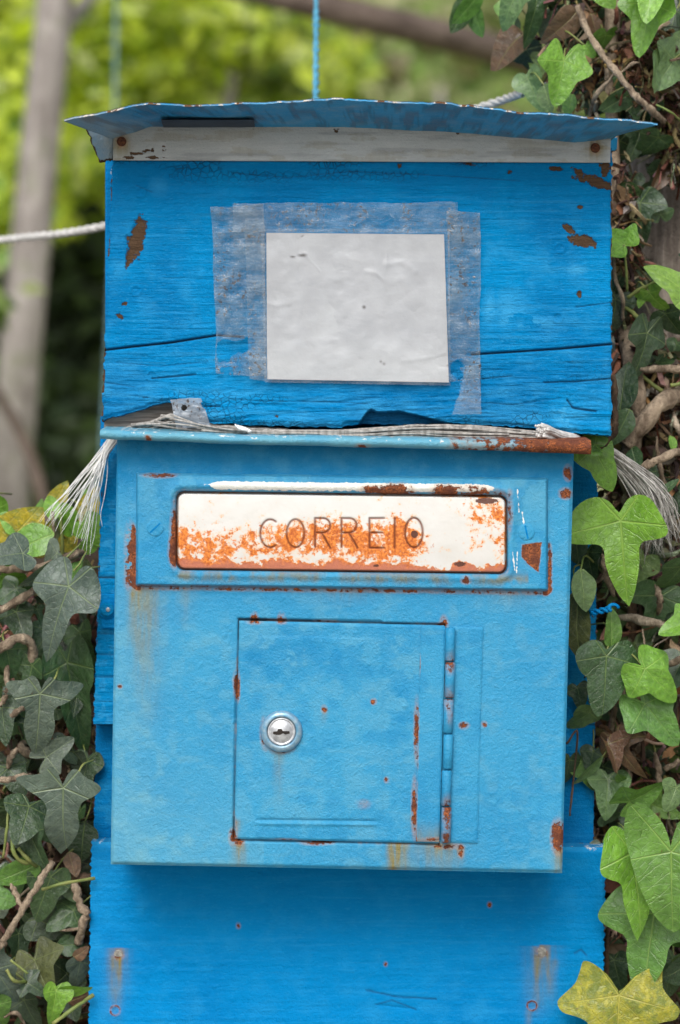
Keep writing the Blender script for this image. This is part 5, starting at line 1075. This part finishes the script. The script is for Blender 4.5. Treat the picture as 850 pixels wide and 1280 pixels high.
# far ivy cover on the rest of the bank
def cover():
    r = random.Random(9); m = MB(); base = {}
    for sh in 'HTW':
        base[sh] = leaf_geo(sh, 3, 1, 1)
    for k in range(5200):
        t = r.random()
        if t < .5: x, z = r.choice([r.uniform(-3, -.30), r.uniform(.33, 3)]), r.uniform(.0, 1.2); y = .2 + .07 * z + r.uniform(-.05, .06)
        else: x, z, y = r.uniform(-3, 3), r.uniform(1.16, 1.21), r.uniform(.36, 1.2)
        if -.46 < x < .5 and y < .45 and z > .6: continue
        V, F = base[r.choice('HTW')]; L = r.uniform(.02, .05)
        nrm = Vector((r.gauss(0, .4), -1 if t < .5 else r.gauss(0, .4), r.gauss(.3, .4) if t < .5 else 1)).normalized(); yl = Vector((r.gauss(0, .6), r.gauss(0, .4), -1 if t < .5 else r.gauss(0, .5))); yl = (yl - nrm * yl.dot(nrm)).normalized(); xl = yl.cross(nrm)
        c = CLR[r.choice('DDEKMDG')]; b = Vector((x, y, z)); m.add([tuple(b + xl * v[0] * L + yl * v[1] * L + nrm * v[2] * L) for v in V], F, tuple(q * r.uniform(.7, 1.2) for q in c))
    tagp(m.build('ivy_cover', M['leafs'], col=True), 'ivy leaves covering the far parts of the bank', 'ivy', kind='stuff')
cover()

# ------------------------------------------------------------------ trees and shrubs far behind, out of focus
def leafcloud(name, par, ells, n, size, cols, seed, mat='leafs'):
    r = np.random.default_rng(seed); E = []
    vol = np.array([e[3] * e[4] * e[5] for e in ells]) ** .7; vol = vol / vol.sum(); ks = r.choice(len(ells), n, p=vol)
    d = r.normal(size=(n, 3)); d /= np.linalg.norm(d, axis=1)[:, None]; rad = r.uniform(.25, 1.0, n) ** .55
    C = np.array([e[:3] for e in ells])[ks]; Rr = np.array([e[3:6] for e in ells])[ks]
    pos = C + d * rad[:, None] * Rr + r.normal(size=(n, 3)) * .04
    # clump: drop leaves in noise gaps
    keep = fbm(pos[:, 0] * 4 + pos[:, 1] * 2, pos[:, 2] * 4 + pos[:, 1], seed) > .40; pos = pos[keep]; n = len(pos)
    nb = r.normal(size=(n, 3)) * .75 + np.array(sdir); a = np.cross(nb, r.normal(size=(n, 3))); a /= np.linalg.norm(a, axis=1)[:, None]; b = np.cross(nb, a); b /= np.linalg.norm(b, axis=1)[:, None]; nn = np.cross(a, b)
    s = size * r.uniform(.6, 1.4, n)[:, None]
    V = np.stack([pos - a * s, pos + b * s * .45 - a * s * .1 + nn * s * .15, pos + a * s, pos - b * s * .45 - a * s * .1 + nn * s * .15], 1).reshape(-1, 3)
    F = [[4 * i, 4 * i + 1, 4 * i + 2, 4 * i + 3] for i in range(n)]
    ci = np.array(cols)[r.integers(0, len(cols), n)] * r.uniform(.7, 1.25, n)[:, None]; ci = np.concatenate([ci, np.ones((n, 1))], 1); ci = np.repeat(ci, 4, 0)
    return mkmesh(name, V, F, M[mat], None, False, par, colattr=ci)
LIME = [(.58, .68, .06), (.66, .74, .10), (.44, .56, .06), (.68, .74, .30)]; DARK = [(.055, .09, .04), (.08, .12, .05), (.035, .055, .025)]; MID = [(.20, .33, .07), (.28, .40, .09), (.11, .18, .05), (.36, .40, .19)]; TAN = [(.38, .32, .22), (.28, .24, .14), (.24, .30, .10)]
def pxell(x, y, d, rx, ry, rz=.3):
    p = P(x, y, d); s = sc(d); return (p.x, p.y, p.z, rx * s, rz, ry * s)
def tree(label, trunk, rads, limbs, ells, n, size, cols, seed, name='tree', tm='fartrunk'):
    base = Vector(trunk[0]); t = thing(name, label, 'tree' if name == 'tree' else 'shrub', (base.x, base.y, base.z))
    V, F = trunkmesh(trunk, rads, 16, 50, .10, seed); mkmesh('trunk', V, F, M[tm], None, True, t)
    for L, rr in limbs:
        V, F = trunkmesh(L, rr, 10, 24, .1, seed + 2); mkmesh('limb', V, F, M[tm], None, True, t)
    if n: leafcloud('crown', t, ells, n, size, cols, seed)
    return t
tree('leaning pale grey tree with bright lime leaves left behind the hood', [(P(-25, 1200, 2.6)).to_tuple(), P(5, 700, 2.6).to_tuple(), P(22, 480, 2.6).to_tuple(), P(45, 230, 2.6).to_tuple(), P(72, -40, 2.6).to_tuple(), P(105, -500, 2.7).to_tuple()], [.048, .038, .036, .034, .031, .02],
     [([P(95, -330, 2.7).to_tuple(), P(150, -440, 2.35).to_tuple(), (-.321, 2.0, 2.50), (-.28, 1.7, 2.56)], [.016, .014, .011, .006]), ([P(60, 60, 2.6).to_tuple(), P(140, -30, 2.8).to_tuple(), P(260, -90, 3.0).to_tuple()], [.014, .010, .006])],
     [pxell(120, 40, 3.1, 100, 80), pxell(0, 60, 3.1, 60, 90, .15), pxell(200, 30, 3.3, 90, 60), pxell(20, 220, 3.0, 50, 70, .2), pxell(100, 170, 3.2, 60, 60), pxell(-120, 100, 3, 120, 160), pxell(60, 0, 3.4, 120, 90), pxell(150, 110, 3.5, 80, 80)], 7200, .030, LIME + LIME + MID[:1], 31)
tree('bright lime leafed shrub behind the middle of the tin roof', [P(270, 900, 4.6).to_tuple(), P(275, 300, 4.6).to_tuple(), P(290, 80, 4.6).to_tuple()], [.03, .025, .012], [([P(275, 300, 4.6).to_tuple(), P(220, 120, 4.7).to_tuple()], [.014, .008])],
     [pxell(250, 60, 4.6, 75, 60), pxell(330, 60, 4.8, 40, 50), pxell(180, 120, 4.7, 60, 50), pxell(300, 200, 4.7, 100, 90), pxell(200, 20, 5, 90, 60), pxell(380, 90, 4.9, 60, 50)], 4400, .042, LIME + MID, 32, 'shrub')
tree('pale lime shrub on the slope behind the leaning tree', [P(150, 900, 6).to_tuple(), P(150, 300, 6).to_tuple(), P(160, 60, 6).to_tuple()], [.04, .03, .012], [], [pxell(60, 40, 6.2, 110, 90), pxell(170, 60, 6.3, 110, 90), pxell(300, 50, 6.4, 110, 90), pxell(-60, 130, 6.2, 90, 120), pxell(40, 190, 6.1, 70, 60), pxell(400, 70, 6.6, 60, 70)], 6500, .055, LIME + LIME + MID, 37, 'shrub')
tree('dark evergreen shrub in the shade behind the leaning tree', [P(100, 1000, 3.6).to_tuple(), P(98, 600, 3.6).to_tuple(), P(95, 330, 3.7).to_tuple()], [.03, .025, .012], [], [pxell(95, 430, 3.7, 70, 190, .3), pxell(60, 560, 3.5, 70, 110, .3), pxell(130, 330, 3.9, 50, 110, .3), pxell(180, 480, 3.9, 80, 180), pxell(-60, 480, 3.9, 90, 200), pxell(110, 250, 4.1, 50, 60)], 9000, .045, DARK + DARK + MID[2:3], 33, 'shrub')
tree('mid green shrub with tan twigs behind the right half of the roof', [P(560, 900, 6).to_tuple(), P(560, 300, 6).to_tuple(), P(550, 110, 6).to_tuple()], [.03, .025, .012], [], [pxell(470, 70, 6.2, 70, 40), pxell(560, 110, 6.4, 80, 34), pxell(600, 40, 6.8, 80, 30), pxell(500, 220, 6.3, 160, 80)], 1700, .05, MID + TAN, 34, 'shrub')
tree('grey tree with a long limb slanting up behind the tin roof', [P(1010, 1000, 3.4).to_tuple(), P(1005, 500, 3.4).to_tuple(), P(990, 180, 3.4).to_tuple(), P(1010, -300, 3.4).to_tuple()], [.07, .06, .055, .03], [([P(992, 185, 3.4).to_tuple(), P(820, 122, 2.9).to_tuple(), P(640, 68, 2.5).to_tuple(), P(480, 26, 2.3).to_tuple(), P(300, -16, 2.3).to_tuple(), P(120, -60, 2.4).to_tuple()], [.034, .031, .027, .024, .020, .012])],
     [pxell(1080, -200, 3.5, 200, 160), pxell(900, -260, 3.3, 160, 100)], 1500, .04, MID, 35, 'tree', 'farlimb')
tree('thin brown sapling leaning over the bank left of the mailbox', [P(70, 760, 2.2).to_tuple(), P(50, 610, 2.2).to_tuple(), P(14, 520, 2.2).to_tuple(), P(-60, 400, 2.2).to_tuple()], [.010, .009, .008, .005], [], [pxell(-110, 380, 2.2, 60, 60, .2)], 300, .03, MID, 36, 'tree', 'farlimb')
for i, (x, d, lab) in enumerate(((-520, 3.6, 'bushy lime green tree standing alone left of the leaning tree'), (1350, 4.2, 'bushy olive green tree right of the dead trunk'), (-900, 6.5, 'tall dark tree far left on the hillside'), (700, 9.5, 'round green tree far up the hillside'), (60, 9, 'wide green tree on the hillside behind the shrubs'))):
    tree(lab, [P(x, 700, d).to_tuple(), P(x + 15, 350, d).to_tuple(), P(x, 0, d).to_tuple()], [.07, .06, .03], [], [pxell(x, 20, d, 200, 200, .6), pxell(x - 90, 130, d + .3, 140, 120, .5), pxell(x + 110, 100, d - .2, 140, 140, .5)], 2200, .055, [LIME + MID, MID + TAN[2:], DARK + MID, MID, MID + LIME][i], 40 + i)
# far wood reads as one mass
leafw = leafcloud('woodland', None, [(x, 22 + 2 * math.sin(x), 4.5 + 1.5 * math.sin(x * 1.7), 2.2, 1.5, 2.4) for x in np.linspace(-26, 26, 22)] + [(x, 34, 10 + math.sin(x * 2.1), 3, 2, 3.2) for x in np.linspace(-38, 38, 22)], 26000, .22, MID + TAN + DARK[:1], 55)
tagp(leafw, 'mixed green and brown woodland on the far hillside', 'wood', kind='stuff')
